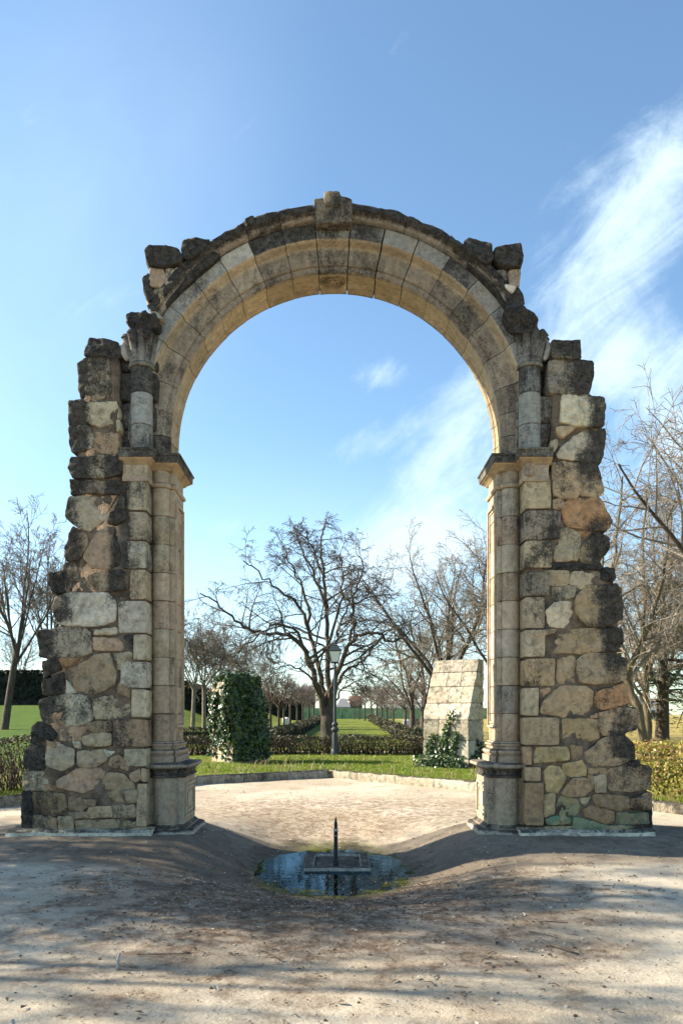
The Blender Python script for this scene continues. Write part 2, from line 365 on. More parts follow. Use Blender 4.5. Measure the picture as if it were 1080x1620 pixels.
def side(sg, stones, quoins, core):
    rw = MB()
    for s in stones:
        pa = s[4] if len(s) > 4 else 0.
        yf = 9.995 + random.uniform(-.028, .022)
        stone(rw, outline(s[0], s[1]), yf, 11.29 - random.uniform(0, .04), s[2], s[3] * (.85 if sg < 0 else .72), .06, .010, .028, pa, .028, .020, .014)
    for (v, xo, y0, y1, t, so) in quoins:
        P = outline(v, [(xo, y0), (xo, y1)])
        xi = sg * 2.49; a = P[0][0]; g = .004
        q = [(a, P[0][1] - g), (xi, P[0][1] - g), (xi, P[1][1] + g), (a, P[1][1] + g)]
        q = [(a + sg * 0, q[0][1]), (a + (xi - a) * .5, q[0][1])] + q[1:3] + [(a + (xi - a) * .5, q[3][1]), q[3]]
        stone(rw, q, 9.985 + random.uniform(-.006, .006), 11.30, t, so, .03, .004, .008, 0., .035, .010, 0.)
    # black crust creeps over the outer ends and down the seam beside the quoins
    out = {}
    for (x, y, z) in rw.v:
        k = round(z / .12); out[k] = max(out.get(k, 0), abs(x))
    for i, (x, y, z) in enumerate(rw.v):
        k = round(z / .12); dist = out[k] - abs(x); c = rw.c[i]; q = NV(Vector((x * 1.6, 3, z * 1.3)))
        e = max(0., 1 - dist / .42) * max(0., .40 + 1.0 * q); c = (c[0] * 1.0, c[1] * (.965 if sg < 0 else .93), c[2] * (.88 if sg < 0 else .79), c[3]); c = (c[0] * .96, c[1] * .96, c[2] * .96, c[3])
        if 3.0 < z < 5.0: e += max(0., 1 - abs(abs(x) - 2.86) / .18) * max(0., .45 + .8 * q) * (1. if sg < 0 else .6)
        rw.c[i] = (c[0], c[1], c[2], c[3] + e)
    w = rw.build('rubble_wall', M['stone'], arch, True, 60)
    # mortar core
    mc = MB(); P = [(wx(u), wz(v)) for u, v in core]
    P = resample(P, .08); c0 = (.27, .205, .145, 0)
    rings = []
    for y in (10.022, 11.26):
        rings.append([(x + .02 * NV(Vector((x * 5, y, z * 5))), y + .02 * NV(Vector((x * 3 + 7, y, z * 3))), z) for x, z in P])
    mc.loft(rings, [c0, c0])
    # rough pointing nearly flush with the stones
    ins = [(x + (.03 if x < sum(p[0] for p in P) / len(P) else -.03), z) for x, z in P]
    def inside(x, z):
        c = False; n = len(P)
        for i in range(n):
            (x1, z1), (x2, z2) = P[i], P[(i + 1) % n]
            if (z1 > z) != (z2 > z) and x < (x2 - x1) * (z - z1) / (z2 - z1) + x1: c = not c
        return c
    st_ = .045; xa = min(p[0] for p in P); xb = max(p[0] for p in P); ids = {}
    nx, nz = int((xb - xa) / st_), int(6.6 / st_)
    ok = [[all(inside(xa + i * st_ + dx, k * st_ + dz) for dx, dz in ((-.03, 0), (.03, 0), (0, -.03), (0, .03))) for k in range(nz + 1)] for i in range(nx + 1)]
    for i in range(nx):
        for k in range(nz):
            if ok[i][k] and ok[i + 1][k] and ok[i][k + 1] and ok[i + 1][k + 1]:
                q = []
                for (a, b_) in ((i, k), (i + 1, k), (i + 1, k + 1), (i, k + 1)):
                    if (a, b_) not in ids:
                        x, z = xa + a * st_, b_ * st_
                        ids[(a, b_)] = mc.vert((x + .012 * NV(Vector((x * 13, 1, z * 13))), 10.021 + .016 * NV(Vector((x * 2.3, 7, z * 2.3))) + .012 * NV(Vector((x * 9, 3, z * 9))), z + .012 * NV(Vector((x * 13, 9, z * 13)))), c0)
                    q.append(ids[(a, b_)])
                mc.face(q)
    mc.build('mortar_bed', M['mortar'], w, True)
    # pale footing strip
    f = MB()
    x0, x1 = (sg * 4.28, sg * 2.40) if sg < 0 else (sg * 2.40, sg * 4.16)
    n = 34
    top = []; rg = []
    for i in range(n + 1):
        x = x0 + (x1 - x0) * i / n
        h = .088 + .022 * NV(Vector((x * 4, 1, 2))); d = .05 * NV(Vector((x * 3, 5, 2)))
        rg.append([(x, 9.84 + d, -.22), (x, 9.86 + d, h - .03), (x, 9.90 + d, h), (x, 10.2, h + .02), (x, 11.2, h), (x, 11.42, h - .03), (x, 11.44, -.22)])
    f.loft(rg, [(.62, .60, .48, .0)] * (n + 1))
    f.build('footing', M['stone'], w, True, 40)
    return w
random.seed(5)
wall_l = side(-1, LEFT, QL, CORE_L)
random.seed(8)
wall_r = side(1, RIGHT, QR, CORE_R)

# ---- dressed piers
def off_poly(P, d):
    out = []; n = len(P)
    for i in range(n):
        a = Vector(P[max(0, i - 1)]); b = Vector(P[i]); c = Vector(P[min(n - 1, i + 1)])
        def nr(u, v):
            t = (v - u)
            if t.length < 1e-9: return None
            t.normalize(); return Vector((t[1], -t[0]))
        n1 = nr(a, b) if i > 0 else None; n2 = nr(b, c) if i < n - 1 else None
        if n1 is None: m = n2 * d
        elif n2 is None: m = n1 * d
        else:
            s = n1 + n2; m = s * (d / max(.35, s.dot(n1)))
        out.append((b[0] + m[0], b[1] + m[1]))
    return out
def arc(cx, cy, r, a0, a1, n):
    return [(cx + r * math.cos(R(a0 + (a1 - a0) * k / n)), cy + .78 * r * math.sin(R(a0 + (a1 - a0) * k / n))) for k in range(n + 1)]
def mirror_back(front): return front + [(a, 2 * AXY - y) for a, y in reversed(front)]
# plans are (distance from axis a, depth Y), walked from the wall face inwards, round the jamb and out at the back
SHAFT = mirror_back([(2.56, 10.33), (2.50, 10.33)] + arc(2.373, 10.33, .116, 12, -192, 14)[1:-1] + [(2.262, 10.345), (2.20, 10.345)])
PEDE = mirror_back([(2.58, 10.12), (2.47, 10.235)] + arc(2.295, 10.24, .155, 6, -186, 14)[1:-1] + [(2.135, 10.24), (2.05, 10.24)])
CORN = mirror_back([(2.84, 10.015), (2.49, 10.015), (2.49, 10.24), (2.20, 10.24)])
# walking direction: a decreases -> in (a,Y) the outward side is towards -Y / -a ; sign fixed here
def ring_at(plan, d, z, sg): return [(sg * a, y, z) for a, y in off_poly(plan, -d)]
def test_sign():
    q = off_poly([(2.5, 10.), (2.2, 10.), (2.2, 10.9)], .1)
    return 1 if q[1][1] > 10 else -1
OS = test_sign()
def ring_at(plan, d, z, sg): return [(sg * a, y, z) for a, y in off_poly(plan, -d if OS > 0 else d)]
def sweep(mb, plan, prof, sg, col):
    mb.loft([ring_at(plan, d, z, sg) for d, z in prof], [col] * len(prof) if isinstance(col, tuple) else col)
def vary(c, a=.08, soot=None):
    k = random.uniform(1 - a, 1 + a)
    return (c[0] * k * random.uniform(.97, 1.03), c[1] * k, c[2] * k * random.uniform(.95, 1.05), c[3] if soot is None else soot)

def frame_bars(mb, sg, a, y0, y1, z0, z1, w, t, c):
    """raised moulding frame on a jamb face at distance a"""
    x0, x1 = sg * (a + .01), sg * (a - t)
    for (ya, yb, za, zb) in ((y0, y1, z0, z0 + w), (y0, y1, z1 - w, z1), (y0, y0 + w, z0 + w, z1 - w), (y1 - w, y1, z0 + w, z1 - w)):
        mb.box(min(x0, x1), max(x0, x1), ya, yb, za, zb, c)

def pier(sg):
    # shaft in courses
    mb = MB(); nc = 9; z0, z1 = 1.225, 4.665; h = (z1 - z0) / nc
    for k in range(nc):
        a, b = z0 + k * h + .003, z0 + (k + 1) * h - .003
        c_ = random.choice(((.47, .375, .255), (.43, .365, .27), (.40, .345, .265), (.46, .345, .24))); col = vary((*c_, random.choice((.04, .10, .18, .24))), .10)
        dj = random.uniform(-.003, .003)
        sweep(mb, SHAFT, [(-.008, a), (dj, a + .008), (dj, b - .008), (-.008, b)], sg, col)
    sweep(mb, SHAFT, [(-.012, z0), (-.012, z1)], sg, (.08, .07, .06, 0))
    sh = mb.build('pier_shaft', M['ashlar'], arch, True, 35)
    pm = MB(); c = (.48, .375, .25, .0)
    frame_bars(pm, sg, 2.20, 10.40, 10.89, 1.42, 4.50, .03, .03, c)
    frame_bars(pm, sg, 2.20, 10.455, 10.835, 1.475, 4.445, .022, .014, c)
    pm.build('panel_moulding', M['ashlar'], sh)
    # column base
    cb = MB()
    sweep(cb, SHAFT, [(.075, .945), (.075, 1.035), (.05, 1.04), (.052, 1.05), (.068, 1.065), (.075, 1.085), (.068, 1.105), (.045, 1.12), (.03, 1.13), (.024, 1.15), (.03, 1.165), (.042, 1.17), (.047, 1.185), (.042, 1.20), (.02, 1.21), (.012, 1.23), (-.004, 1.235)], sg, (.40, .31, .22, .16))
    cb.build('column_base', M['ashlar'], arch, True, 35)
    # pedestal
    pd = MB()
    sweep(pd, PEDE, [(.0, .10), (.0, .80)], sg, (.40, .32, .225, .16))
    po = pd.build('pedestal', M['ashlar'], arch, True, 35)
    cp = MB()
    sweep(cp, PEDE, [(-.01, .742), (.02, .748), (.028, .762), (.022, .778), (.004, .785), (.004, .80), (.008, .82), (.018, .84), (.04, .858), (.045, .87), (.07, .876), (.088, .89), (.092, .907), (.086, .926), (.06, .942), (-.03, .95)], sg,
          [[(.30, .26, .20, .45 if k < 10 else .14)] * len(PEDE) for k in range(16)])
    cp.build('cap_moulding', M['ashlar'], po, True, 35)
    bs = MB()
    sweep(bs, PEDE, [(.09, -.2), (.09, .03), (.075, .05), (.055, .06), (.05, .075), (.03, .09), (.012, .115), (-.01, .12)], sg, (.30, .25, .18, .30))
    bs.build('base_moulding', M['ashlar'], po, True, 35)
    pp = MB(); c = (.46, .385, .27, .0)
    frame_bars(pp, sg, 2.05, 10.32, 10.97, .20, .66, .028, .022, c); frame_bars(pp, sg, 2.05, 10.40, 10.89, .26, .60, .022, .012, c)
    pp.box(*sorted((sg * 2.06, sg * 2.036)), 10.49, 10.80, .33, .53, c)
    pp.build('panel_moulding', M['ashlar'], po)
    # toe of rough concrete round the pedestal foot
    ft = MB()
    n = 26; path = off_poly(mirror_back([(2.6, 9.98), (2.32, 9.98), (1.98, 10.06), (1.92, 10.2)]), 0)
    path = [(sg * a, y) for a, y in path]; q = []
    for i in range(len(path) - 1):
        for k in range(5): q.append((path[i][0] + (path[i + 1][0] - path[i][0]) * k / 5, path[i][1] + (path[i + 1][1] - path[i][1]) * k / 5))
    q.append(path[-1])
    mid = (sg * 2.45, AXY)
    rgs = []
    for s_, z in ((1.06, -.28), (1.03, .0), (1.0, .045), (.94, .06), (.80, .06)):
        rgs.append([(mid[0] + (x - mid[0]) * s_ + .025 * NV(Vector((x * 5, y * 5, z))), mid[1] + (y - mid[1]) * s_ + .02 * NV(Vector((y * 5, x * 5, z))), z + (.02 * NV(Vector((x * 6, y * 6, 3))) if z > -.1 else 0)) for x, y in q])
    ft.loft(rgs, [(.42, .38, .30, .12)] * 5)
    ft.build('concrete_toe', M['stone'], po, True, 50)
    # impost cornice
    cn = MB()
    sweep(cn, SHAFT, [(.0, 4.66), (.022, 4.668), (.034, 4.69), (.034, 4.71), (.02, 4.725), (.0, 4.735)], sg, (.42, .325, .215, .05))
    sweep(cn, SHAFT, [(.0, 4.735), (.0, 4.90)], sg, vary((.40, .315, .22, .05)))
    ca = (.40, .29, .165, .0); cb2 = (.26, .25, .20, .42)
    prof = [(-.02, 4.885), (.0, 4.89), (.012, 4.90), (.03, 4.925), (.058, 4.945), (.075, 4.955), (.078, 4.97), (.098, 4.972), (.102, 5.0), (.104, 5.055), (.118, 5.062), (.122, 5.085), (.05, 5.095)]
    sweep(cn, CORN, prof, sg, [[ca] * len(CORN) if k < 7 else [cb2] * len(CORN) for k in range(len(prof))])
    # frieze and astragal on the flat pilaster
    for (y0, y1) in ((9.99, 10.32), (10.97, 11.30)):
        for a0, a1, z0_, z1_, pj in ((2.478, 2.80, 4.735, 4.89, .0), (2.46, 2.80, 4.665, 4.735, .024)):
            x = sorted((sg * a0, sg * a1)); cn.box(x[0], x[1], y0 - pj, y1 + pj, z0_ + .002, z1_ - .002, vary((.40, .31, .21, .1)))
    cn.build('impost_cornice', M['ashlar'], arch, True, 32)
    # carved little bracket on the right frieze
    if sg > 0:
        br = MB(); br.lathe(sg * 2.545, 9.985, [(.03, 4.72), (.055, 4.74), (.06, 4.79), (.045, 4.83), (.06, 4.85), (.065, 4.885)], 12, (.38, .29, .2, .2))
        br.build('bracket', M['ashlar'], arch, True, 40)
    # upper half column on the cornice
    uc = MB(); cx, cy, r = sg * 2.585, 10.13, .142
    zz = [5.09, 5.44, 5.86, 6.20]
    for k in range(3):
        c = vary((.33, .325, .285, (.26, .16, .44)[k]), .1)
        uc.lathe(cx, cy, [(r - .008, zz[k] + .002), (r, zz[k] + .01), (r, zz[k + 1] - .01), (r - .008, zz[k + 1] - .002)], 28, c)
    uc.lathe(cx, cy, [(r - .012, 5.08), (r - .012, 6.21)], 20, (.1, .09, .08, 0))
    uo = uc.build('upper_column', M['ashlar'], arch, True, 35)
    cap = MB(); sides = 72; rings = []
    for k in range(15):
        t = k / 14.; z = 6.255 + t * .40
        ring = []
        for j in range(sides):
            g = 2 * math.pi * j / sides
            fl = 1 - abs(math.cos(g * 4.5)) ** .8
            rr = .162 + .072 * t ** 1.6 - (.022 + .045 * t) * fl
            outw = sg * math.cos(g)
            rr += .05 * t * max(0, outw)
            zz_ = z
            if k >= 13: zz_ += .035 * NV(Vector((math.cos(g) * 3, math.sin(g) * 3, sg * 4))) - .03 * max(0, outw)
            if k == 14: rr *= .86; zz_ += .015
            ring.append((cx + rr * math.cos(g), cy + rr * math.sin(g), zz_))
        rings.append(ring)
    cap.loft(rings, [(.30, .285, .25, .26 + .34 * (k / 14.) ** 2) for k in range(15)])
    cap.lathe(cx, cy, [(r - .01, 6.195), (.165, 6.20), (.176, 6.22), (.170, 6.243), (.155, 6.262), (.12, 6.27)], 32, (.30, .27, .20, .28))
    # curled leaf on the outer flank
    pts = []
    for k in range(12):
        t = k / 11.; pts.append((cx + sg * (.17 + .06 * math.sin(t * 2.6)), cy - .06, 6.30 + .27 * t))
    cap.tube(pts, [.02 + .035 * math.sin(math.pi * min(1, k / 11. + .08)) for k in range(12)], 10, (.36, .34, .29, .15))
    cap.build('capital', M['ashlar'], uo, True, 50)
    return sh
random.seed(11); pier(-1)
random.seed(12); pier(1)

# backing masonry beside and behind the upper columns
def blocks(items, name, mat='stone', parent=arch, corner=.10, rough=.02, bulge=.02):
    mb = MB()
    for (q, yf, yb, t, so) in items:
        stone(mb, [(wx(u), wz(v)) for u, v in q], yf, yb, t, so, corner, bulge, rough, 0., .035, .03)
    return mb.build(name, M[mat], parent, True, 60)
random.seed(21)
blocks([([(176,566),(205,540),(246,528),(244,578),(176,580)], 10.17, 11.2, 'k', .75), ([(176,582),(244,580),(244,626),(180,626)], 10.15, 11.2, 'g', .62), ([(181,628),(240,628),(240,672),(183,672)], 10.16, 11.2, 'g', .52),
        ([(185,674),(238,674),(238,712),(190,712)], 10.15, 11.2, 'g', .55)], 'backing_masonry')
blocks([([(850,540),(868,532),(869,578),(850,580)], 10.17, 11.2, 'k', .75), ([(812,535),(862,530),(864,580),(826,582)], 10.2, 11.2, 'k', .7), ([(828,584),(866,582),(862,620),(828,620)], 10.16, 11.2, 'g', .6),
        ([(853,622),(879,623),(877,640),(879,663),(853,664)], 10.09, 11.2, 'g', .42), ([(853,666),(876,666),(870,695),(866,712),(853,712)], 10.09, 11.2, 'g', .5), ([(822,622),(851,622),(851,712),(822,712)], 10.2, 11.2, 'g', .4)], 'backing_masonry')

# ---- the round arch: front half of the section, then mirrored
SEC_F = [(RAD, 10.385), (RAD + .018, 10.36), (RAD + .065, 10.355), (RAD + .072, 10.325), (RAD + .10, 10.305), (RAD + .17, 10.292), (RAD + .24, 10.288), (RAD + .285, 10.275), (RAD + .300, 10.25),
         (RAD + .306, 10.19), (RAD + .322, 10.155), (RAD + .335, 10.145), (RAD + .515, 10.135)]
INTR = [(RAD + .0, 10.445), (RAD + .008, 10.452), (RAD + .008, 10.47), (RAD + .026, 10.478), (RAD + .026, 10.51), (RAD + .034, 10.52)]
def mir(L): return [(r, 2 * AXY - y) for r, y in reversed(L)]
SECTION = SEC_F[::-1] + INTR + mir(INTR) + mir(SEC_F)[::-1]
def sec_cols(k):
    out = []
    tone = random.uniform(.80, 1.15); so_ = random.choice((.02, .05, .08, .12, .16))
    grey = random.choice([(.35, .345, .305, .18), (.33, .325, .29, .32), (.40, .385, .33, .10), (.29, .29, .265, .42), (.37, .36, .315, .16)])
    for i, (r, y) in enumerate(SECTION):
        f = abs(y - AXY)
        if r > RAD + .33: c = grey
        elif r > RAD + .27: c = (.42, .335, .22, .06)
        elif r > RAD + .06: c = (.33, .275, .20, .20)
        elif f > .25: c = (.33, .275, .21, .22)
        else: c = (.42, .325, .205, .05)
        out.append((c[0] * tone, c[1] * tone, c[2] * tone, c[3] + (so_ if f > .25 else so_ * .3)))
    return out
def voussoir(mb, t0, t1, gap, shift=0., cols=None):
    """angles from the vertical, positive to the right"""
    d = gap / 2.5
    n = max(2, int(abs(t1 - t0) / 2)); rings = []
    cols = cols or sec_cols(0)
    for k in range(n + 1):
        t = R(t0) + d / 2 + (R(t1 - t0) - d) * k / n
        rings.append([((r + shift) * math.sin(t), y, CZ + (r + shift) * math.cos(t)) for r, y in SECTION])
    mb.loft(rings, [cols] * (n + 1))
random.seed(31)
JR = [4., 13.8, 23.6, 33.4, 43.2, 53., 63.5, 74., 82.5, 90.]
JL = [-5.8, -15.2, -24.9, -34.2, -43.6, -53., -62.6, -73., -82., -90.]
ar = MB()
for J in (JR, JL):
    for i in range(len(J) - 1):
        g = random.uniform(.006, .011) if i > 1 or J is JL else .018
        voussoir(ar, min(J[i], J[i + 1]), max(J[i], J[i + 1]), g, random.uniform(-.005, .004))
for sg in (-1, 1):   # stilts between springing and impost
    cs = sec_cols(0)
    ar.loft([[(sg * r, y, z) for r, y in SECTION] for z in (5.088, 5.382)], [cs, cs])
def shrink(q, d):   # dark bed inside the joints
    return [(max(r, RAD + .045) if r < RAD + .1 else min(r - .03, RAD + .48), min(max(y, 10.40), 10.89)) for r, y in q]
core = shrink(SECTION, .02); rings = []
for k in range(46):
    t = R(-90 + 180 * k / 45); rings.append([(r * math.sin(t), y, CZ + r * math.cos(t)) for r, y in core])
rings = [[(x, y, 5.1) for x, y, z in rings[0]]] + rings + [[(x, y, 5.1) for x, y, z in rings[-1]]]
# leave the two open joints beside the keystone free: the bed starts higher there
ar.loft(rings, [(.05, .045, .04, .5)] * len(rings))
ring_o = ar.build('archivolt', M['ashlar'], arch, True, 30)
ks = MB(); voussoir(ks, -5.8, 4.0, .012, -.004, None)
ko = ks.build('keystone', M['ashlar'], ring_o, True, 30)
# carved roundel under the keystone
md = MB(); zc = CZ + RAD + .03; c = (.36, .27, .16, .22)
def ell(rx, ry, w, n=40):
    pts = []
    for k in range(n + 1):
        g = 2 * math.pi * k / n; x = -.045 + rx * math.cos(g); pts.append((x, AXY + ry * math.sin(g), CZ + math.sqrt((RAD + .026) ** 2 - x * x)))
    md.tube(pts, [w] * len(pts), 8, c)
ell(.155, .165, .019); ell(.122, .132, .012)
for k in range(5):
    g = 2 * math.pi * k / 5 + .3; x = -.045 + .062 * math.cos(g); y = AXY + .066 * math.sin(g); pts = []
    for j in range(13):
        q = 2 * math.pi * j / 12; pts.append((x + .032 * math.cos(q), y + .034 * math.sin(q), CZ + math.sqrt((RAD + .024) ** 2 - x * x)))
    md.tube(pts, [.018] * 13, 6, c)
md.lathe(-.045, AXY, [(.001, zc - .03), (.02, zc - .028), (.03, zc - .015), (.03, zc + .01)], 12, c)
md.build('carved_roundel', M['ashlar'], ko, True, 60)

# ---- hood mould over the ring, blackened and broken
hm = MB(); random.seed(41)
HS = [-57.5, -44, -33.5, -24.5, -15, -5.7, 4.2, 19, 31, 41, 56.8]
for i in range(len(HS) - 1):
    a0, a1 = HS[i] + .07, HS[i + 1] - .07; n = max(3, int((a1 - a0) / 1.2))
    sh = random.uniform(-.008, .012); rings = []; cols = []
    under = random.choice([(.30, .27, .22, .12), (.27, .235, .19, .2), (.33, .28, .22, .06)])
    for k in range(n + 1):
        t = R(a0 + (a1 - a0) * k / n)
        sec = [(2.782, 10.22), (2.786, 10.10), (2.80, 10.05), (2.835, 10.02), (2.845, 9.985), (2.872, 9.972), (2.925, 9.97), (2.945, 10.0), (2.955, 10.2), (2.955, 10.6), (2.95, 11.1), (2.92, 11.3), (2.84, 11.29), (2.79, 11.1)]
        ring = []; cc = []
        for m_, (r, y) in enumerate(sec):
            top = r > 2.86
            nz_ = NV(Vector((math.sin(t) * 9, y * 5, math.cos(t) * 9))) + .6 * NV(Vector((math.sin(t) * 24, y * 13, math.cos(t) * 24)))
            rr = r + sh + (nz_ * .030 + (.02 if top else 0) * random.uniform(-1, .6) if top else nz_ * .006)
            yy = y + (nz_ * .02 if top else 0)
            ring.append((rr * math.sin(t), yy, CZ + rr * math.cos(t)))
            cc.append((.12, .11, .095, 1.1) if top else (under[0], under[1], under[2], under[3] + .10 + (.35 if r > 2.83 else 0)))
        rings.append(ring); cols.append(cc)
    hm.loft(rings, cols)
ho = hm.build('hood_mould', M['stone'], arch, True, 45)
random.seed(43)
kc = MB()
stone(kc, [(wx(u), wz(v)) for u, v in [(497,318),(511,317),(530,316),(546,316),(556,320),(557,353),(527,354),(498,354)]], 9.962, 11.30, (.26, .205, .14), .40, .04, .004, .014, 0, .03, .012)
stone(kc, [(wx(u), wz(v)) for u, v in [(512,330),(513,309),(524,306),(536,307),(540,318),(538,332)]], 9.94, 11.32, (.24, .19, .125), .40, .08, .02, .02, 0, .03, .02)
kc.build('keystone_crest', M['stone'], ho, True, 60)
random.seed(44)
BL = [([(231,400),(240,393),(262,391),(282,397),(291,410),(288,420),(262,425),(236,425),(231,414)], 9.93, 11.2, (.16, .14, .10), .72),
      ([(237,426),(260,425),(263,440),(259,456),(235,453)], 9.99, 11.1, 'p', .10), ([(262,425),(292,419),(302,424),(275,447),(263,453)], 9.99, 11.1, 'l', .35),
      ([(225,440),(237,432),(239,452),(246,470),(236,480),(228,462)], 9.97, 11.1, 'k', .65), ([(228,464),(262,453),(258,472),(245,492),(235,486)], 10.0, 11.1, 'y', .40),
      ([(289,384),(312,382),(334,385),(325,400),(306,413),(295,415),(287,400)], 9.92, 11.2, 'k', .85), ([(268,432),(300,418),(335,395),(348,400),(300,440),(262,478),(255,478)], 10.05, 11.1, 'k', .6),
      ([(203,503),(209,499),(222,497),(240,498),(243,494),(254,507),(250,522),(238,524),(235,537),(215,527),(206,518)], 9.95, 11.2, 'k', .9), ([(388,350),(402,345),(406,356),(390,362)], 9.94, 11.2, 'k', .85), ([(236,486),(246,492),(258,503),(240,500)], 10.02, 11.1, 'l', .1)]
BR = [([(731,385),(740,378),(776,391),(779,412),(770,422),(738,406)], 9.92, 11.2, 'k', .85), ([(780,396),(800,392),(821,389),(827,410),(823,427),(796,425),(780,415)], 9.93, 11.2, (.17, .145, .10), .70),
      ([(776,428),(801,425),(803,441),(790,450),(778,440)], 9.99, 11.1, 'g', .45), ([(803,427),(823,427),(821,453),(805,456)], 9.99, 11.1, 't', .25), ([(805,456),(819,455),(829,469),(825,492),(810,489),(800,470)], 9.98, 11.1, 'k', .55),
      ([(796,453),(814,456),(808,468)], 9.95, 11.1, 'w', .05), ([(740,405),(780,420),(812,470),(818,490),(806,490),(770,440),(738,415)], 10.05, 11.1, 'k', .6),
      ([(798,492),(808,489),(812,485),(828,489),(838,497),(841,503),(850,516),(848,528),(825,530),(806,520)], 9.93, 11.2, 'k', .9)]
for it in BL + BR:
    big = it[4] >= .9
    blocks([it], 'broken_block', 'stone', arch, .03 if big else .05, .085 if big else .028, .0)
# ------------------------------------------------------------------ ground, puddle, kerb, lawns
def sst(x, a, b):
    t = max(0., min(1., (x - a) / (b - a))); return t * t * (3 - 2 * t)
KL = [(-60, -20), (-30, -2), (-12, 6.5), (-7.8, 11), (-5.9, 13.5), (-3.33, 18.1), (-.18, 20.2), (3.06, 16.4), (5.4, 12.9), (8, 9.2), (12, 5), (30, -4), (60, -20)]
def kerb_y(x):
    for (a, b) in zip(KL, KL[1:]):
        if a[0] <= x <= b[0]: return a[1] + (b[1] - a[1]) * (x - a[0]) / (b[0] - a[0])
    return -20
def rect_dist(x, y, x0, x1, y0, y1):
    return math.hypot(max(x0 - x, 0, x - x1), max(y0 - y, 0, y - y1))
def ground_z(x, y):
    d = min(rect_dist(x, y, -4.2, -2.0, 9.85, 11.4), rect_dist(x, y, 2.0, 4.15, 9.85, 11.4))
    basin = math.exp(-(((x + .05) / 1.75) ** 2 + ((y - 9.72) / 2.55) ** 2) ** 1.5)
    z = -.055 - .41 * basin
    up = 1 - sst(d, .0, .95)
    dd = min(1., d / 1.05)
    z = z * (1 - (1 - dd) ** 1.5) + (.015) * (1 - dd) ** 1.5
    z += .03 * basin * NV(Vector((x * 1.9, y * 1.9, 11))) + .016 * basin * NV(Vector((x * 6, y * 6, 5)))
    z += .014 * NV(Vector((x * .9, y * .9, 0))) + .007 * NV(Vector((x * 2.7, y * 2.7, 4))) + .004 * NV(Vector((x * 8, y * 8, 9))) * (1 if y < 14 else .3)
    z -= .03 * sst(y, 13, 19)
    return z
def dirt_mat():
    N = NT('trodden_earth'); co = N.geo_pos()
    n0 = N.noise(co, .45, 4, .55); n1 = N.noise(co, 1.9, 7, .65, .4); n2 = N.noise(co, 9, 8, .72); n3 = N.noise(co, 45, 5, .65); n4 = N.noise(co, 170, 2, .5)
    c = N.mix(N.rng(n0, .38, .62), (.375, .32, .238), (.49, .438, .345))
    c = N.mix(N.math('MULTIPLY', N.rng(n1, .5, .68), .55), c, (.28, .21, .145))
    # damp brown earth round the puddle
    sp = N.n('ShaderNodeSeparateXYZ'); N.l(co, sp.inputs[0])
    def ell(cx, cy, rx, ry, wob):
        a = N.math('DIVIDE', N.math('SUBTRACT', sp.outputs[0], cx), rx); b = N.math('DIVIDE', N.math('SUBTRACT', sp.outputs[1], cy), ry)
        r = N.math('SQRT', N.math('ADD', N.math('MULTIPLY', a, a), N.math('MULTIPLY', b, b)))
        return N.math('ADD', r, N.math('MULTIPLY', N.math('SUBTRACT', n1, .5), wob))
    e1 = ell(-.2, 7.5, 2.3, 2.7, 3.2)
    wet = N.rng(e1, 1.45, .62)
    wet = N.math('MULTIPLY', wet, N.rng(N.math('ADD', N.math('MULTIPLY', n2, .7), N.math('MULTIPLY', n1, .3)), .40, .56, .5, 1.))
    c = N.mix(N.math('MULTIPLY', wet, .95), c, (.088, .052, .031))
    e3 = ell(.2, 13.2, 3.4, 2.2, 2.0)
    c = N.mix(N.math('MULTIPLY', N.rng(e3, 1.25, .6), N.math('MULTIPLY', N.rng(n2, .42, .58), .8)), c, (.19, .128, .082))
    e2 = ell(-.05, 9.8, 1.08, 1.62, .8)
    edge = N.rng(e2, 1.22, .98)
    c = N.mix(N.math('MULTIPLY', edge, .9), c, N.mix(N.rng(n1, .42, .6), (.045, .038, .022), (.10, .115, .022)))
    # grit
    c = N.mix(N.math('MULTIPLY', N.rng(n3, .54, .68), .6), c, (.14, .105, .075)); c = N.mix(N.math('MULTIPLY', N.rng(n3, .42, .30), .4), c, (.55, .52, .46))
    c = N.mix(N.math('MULTIPLY', N.rng(n2, .56, .70), .6), c, (.15, .105, .07))
    at = N.n('ShaderNodeVertexColor', layer_name='Col')
    c = N.mix(N.math('MULTIPLY', at.outputs['Alpha'], N.rng(n1, .3, .6, .7, 1.)), c, N.mix(N.rng(n2, .4, .6), (.075, .061, .048), (.145, .12, .093)))  # moist soil skirt by the piers, darkened further to stand in for shade
    N.base(c, .93, .15)
    N.bump(N.math('ADD', N.math('ADD', N.math('MULTIPLY', n2, .8), N.math('MULTIPLY', n3, .4)), N.math('MULTIPLY', n4, .15)), .75, .03)
    return N.m
M['dirt'] = dirt_mat()
g = MB()
def grid(mb, xs, ys, fz, col=(.4, .36, .3, 0)):
    b = len(mb.v); nx = len(xs)
    for y in ys:
        for x in xs: mb.vert((x, y, fz(x, y)), col(x, y) if callable(col) else col)
    for j in range(len(ys) - 1):
        for i in range(nx - 1): mb.face((b + j * nx + i, b + j * nx + i + 1, b + (j + 1) * nx + i + 1, b + (j + 1) * nx + i))
def span(a, b, n): return [a + (b - a) * k / n for k in range(n + 1)]
xs = [-900, -300, -100, -50, -25, -15] + span(-10, -5.2, 12) + span(-5, 5, 125) + span(5.2, 10, 12) + [15, 25, 50, 100, 300, 900]
ys = [-400, -100, -30, -10, -4] + span(0, 5.9, 60) + span(6, 13, 100) + span(13.2, 22, 36) + [30, 60, 150, 400, 900, 1500]
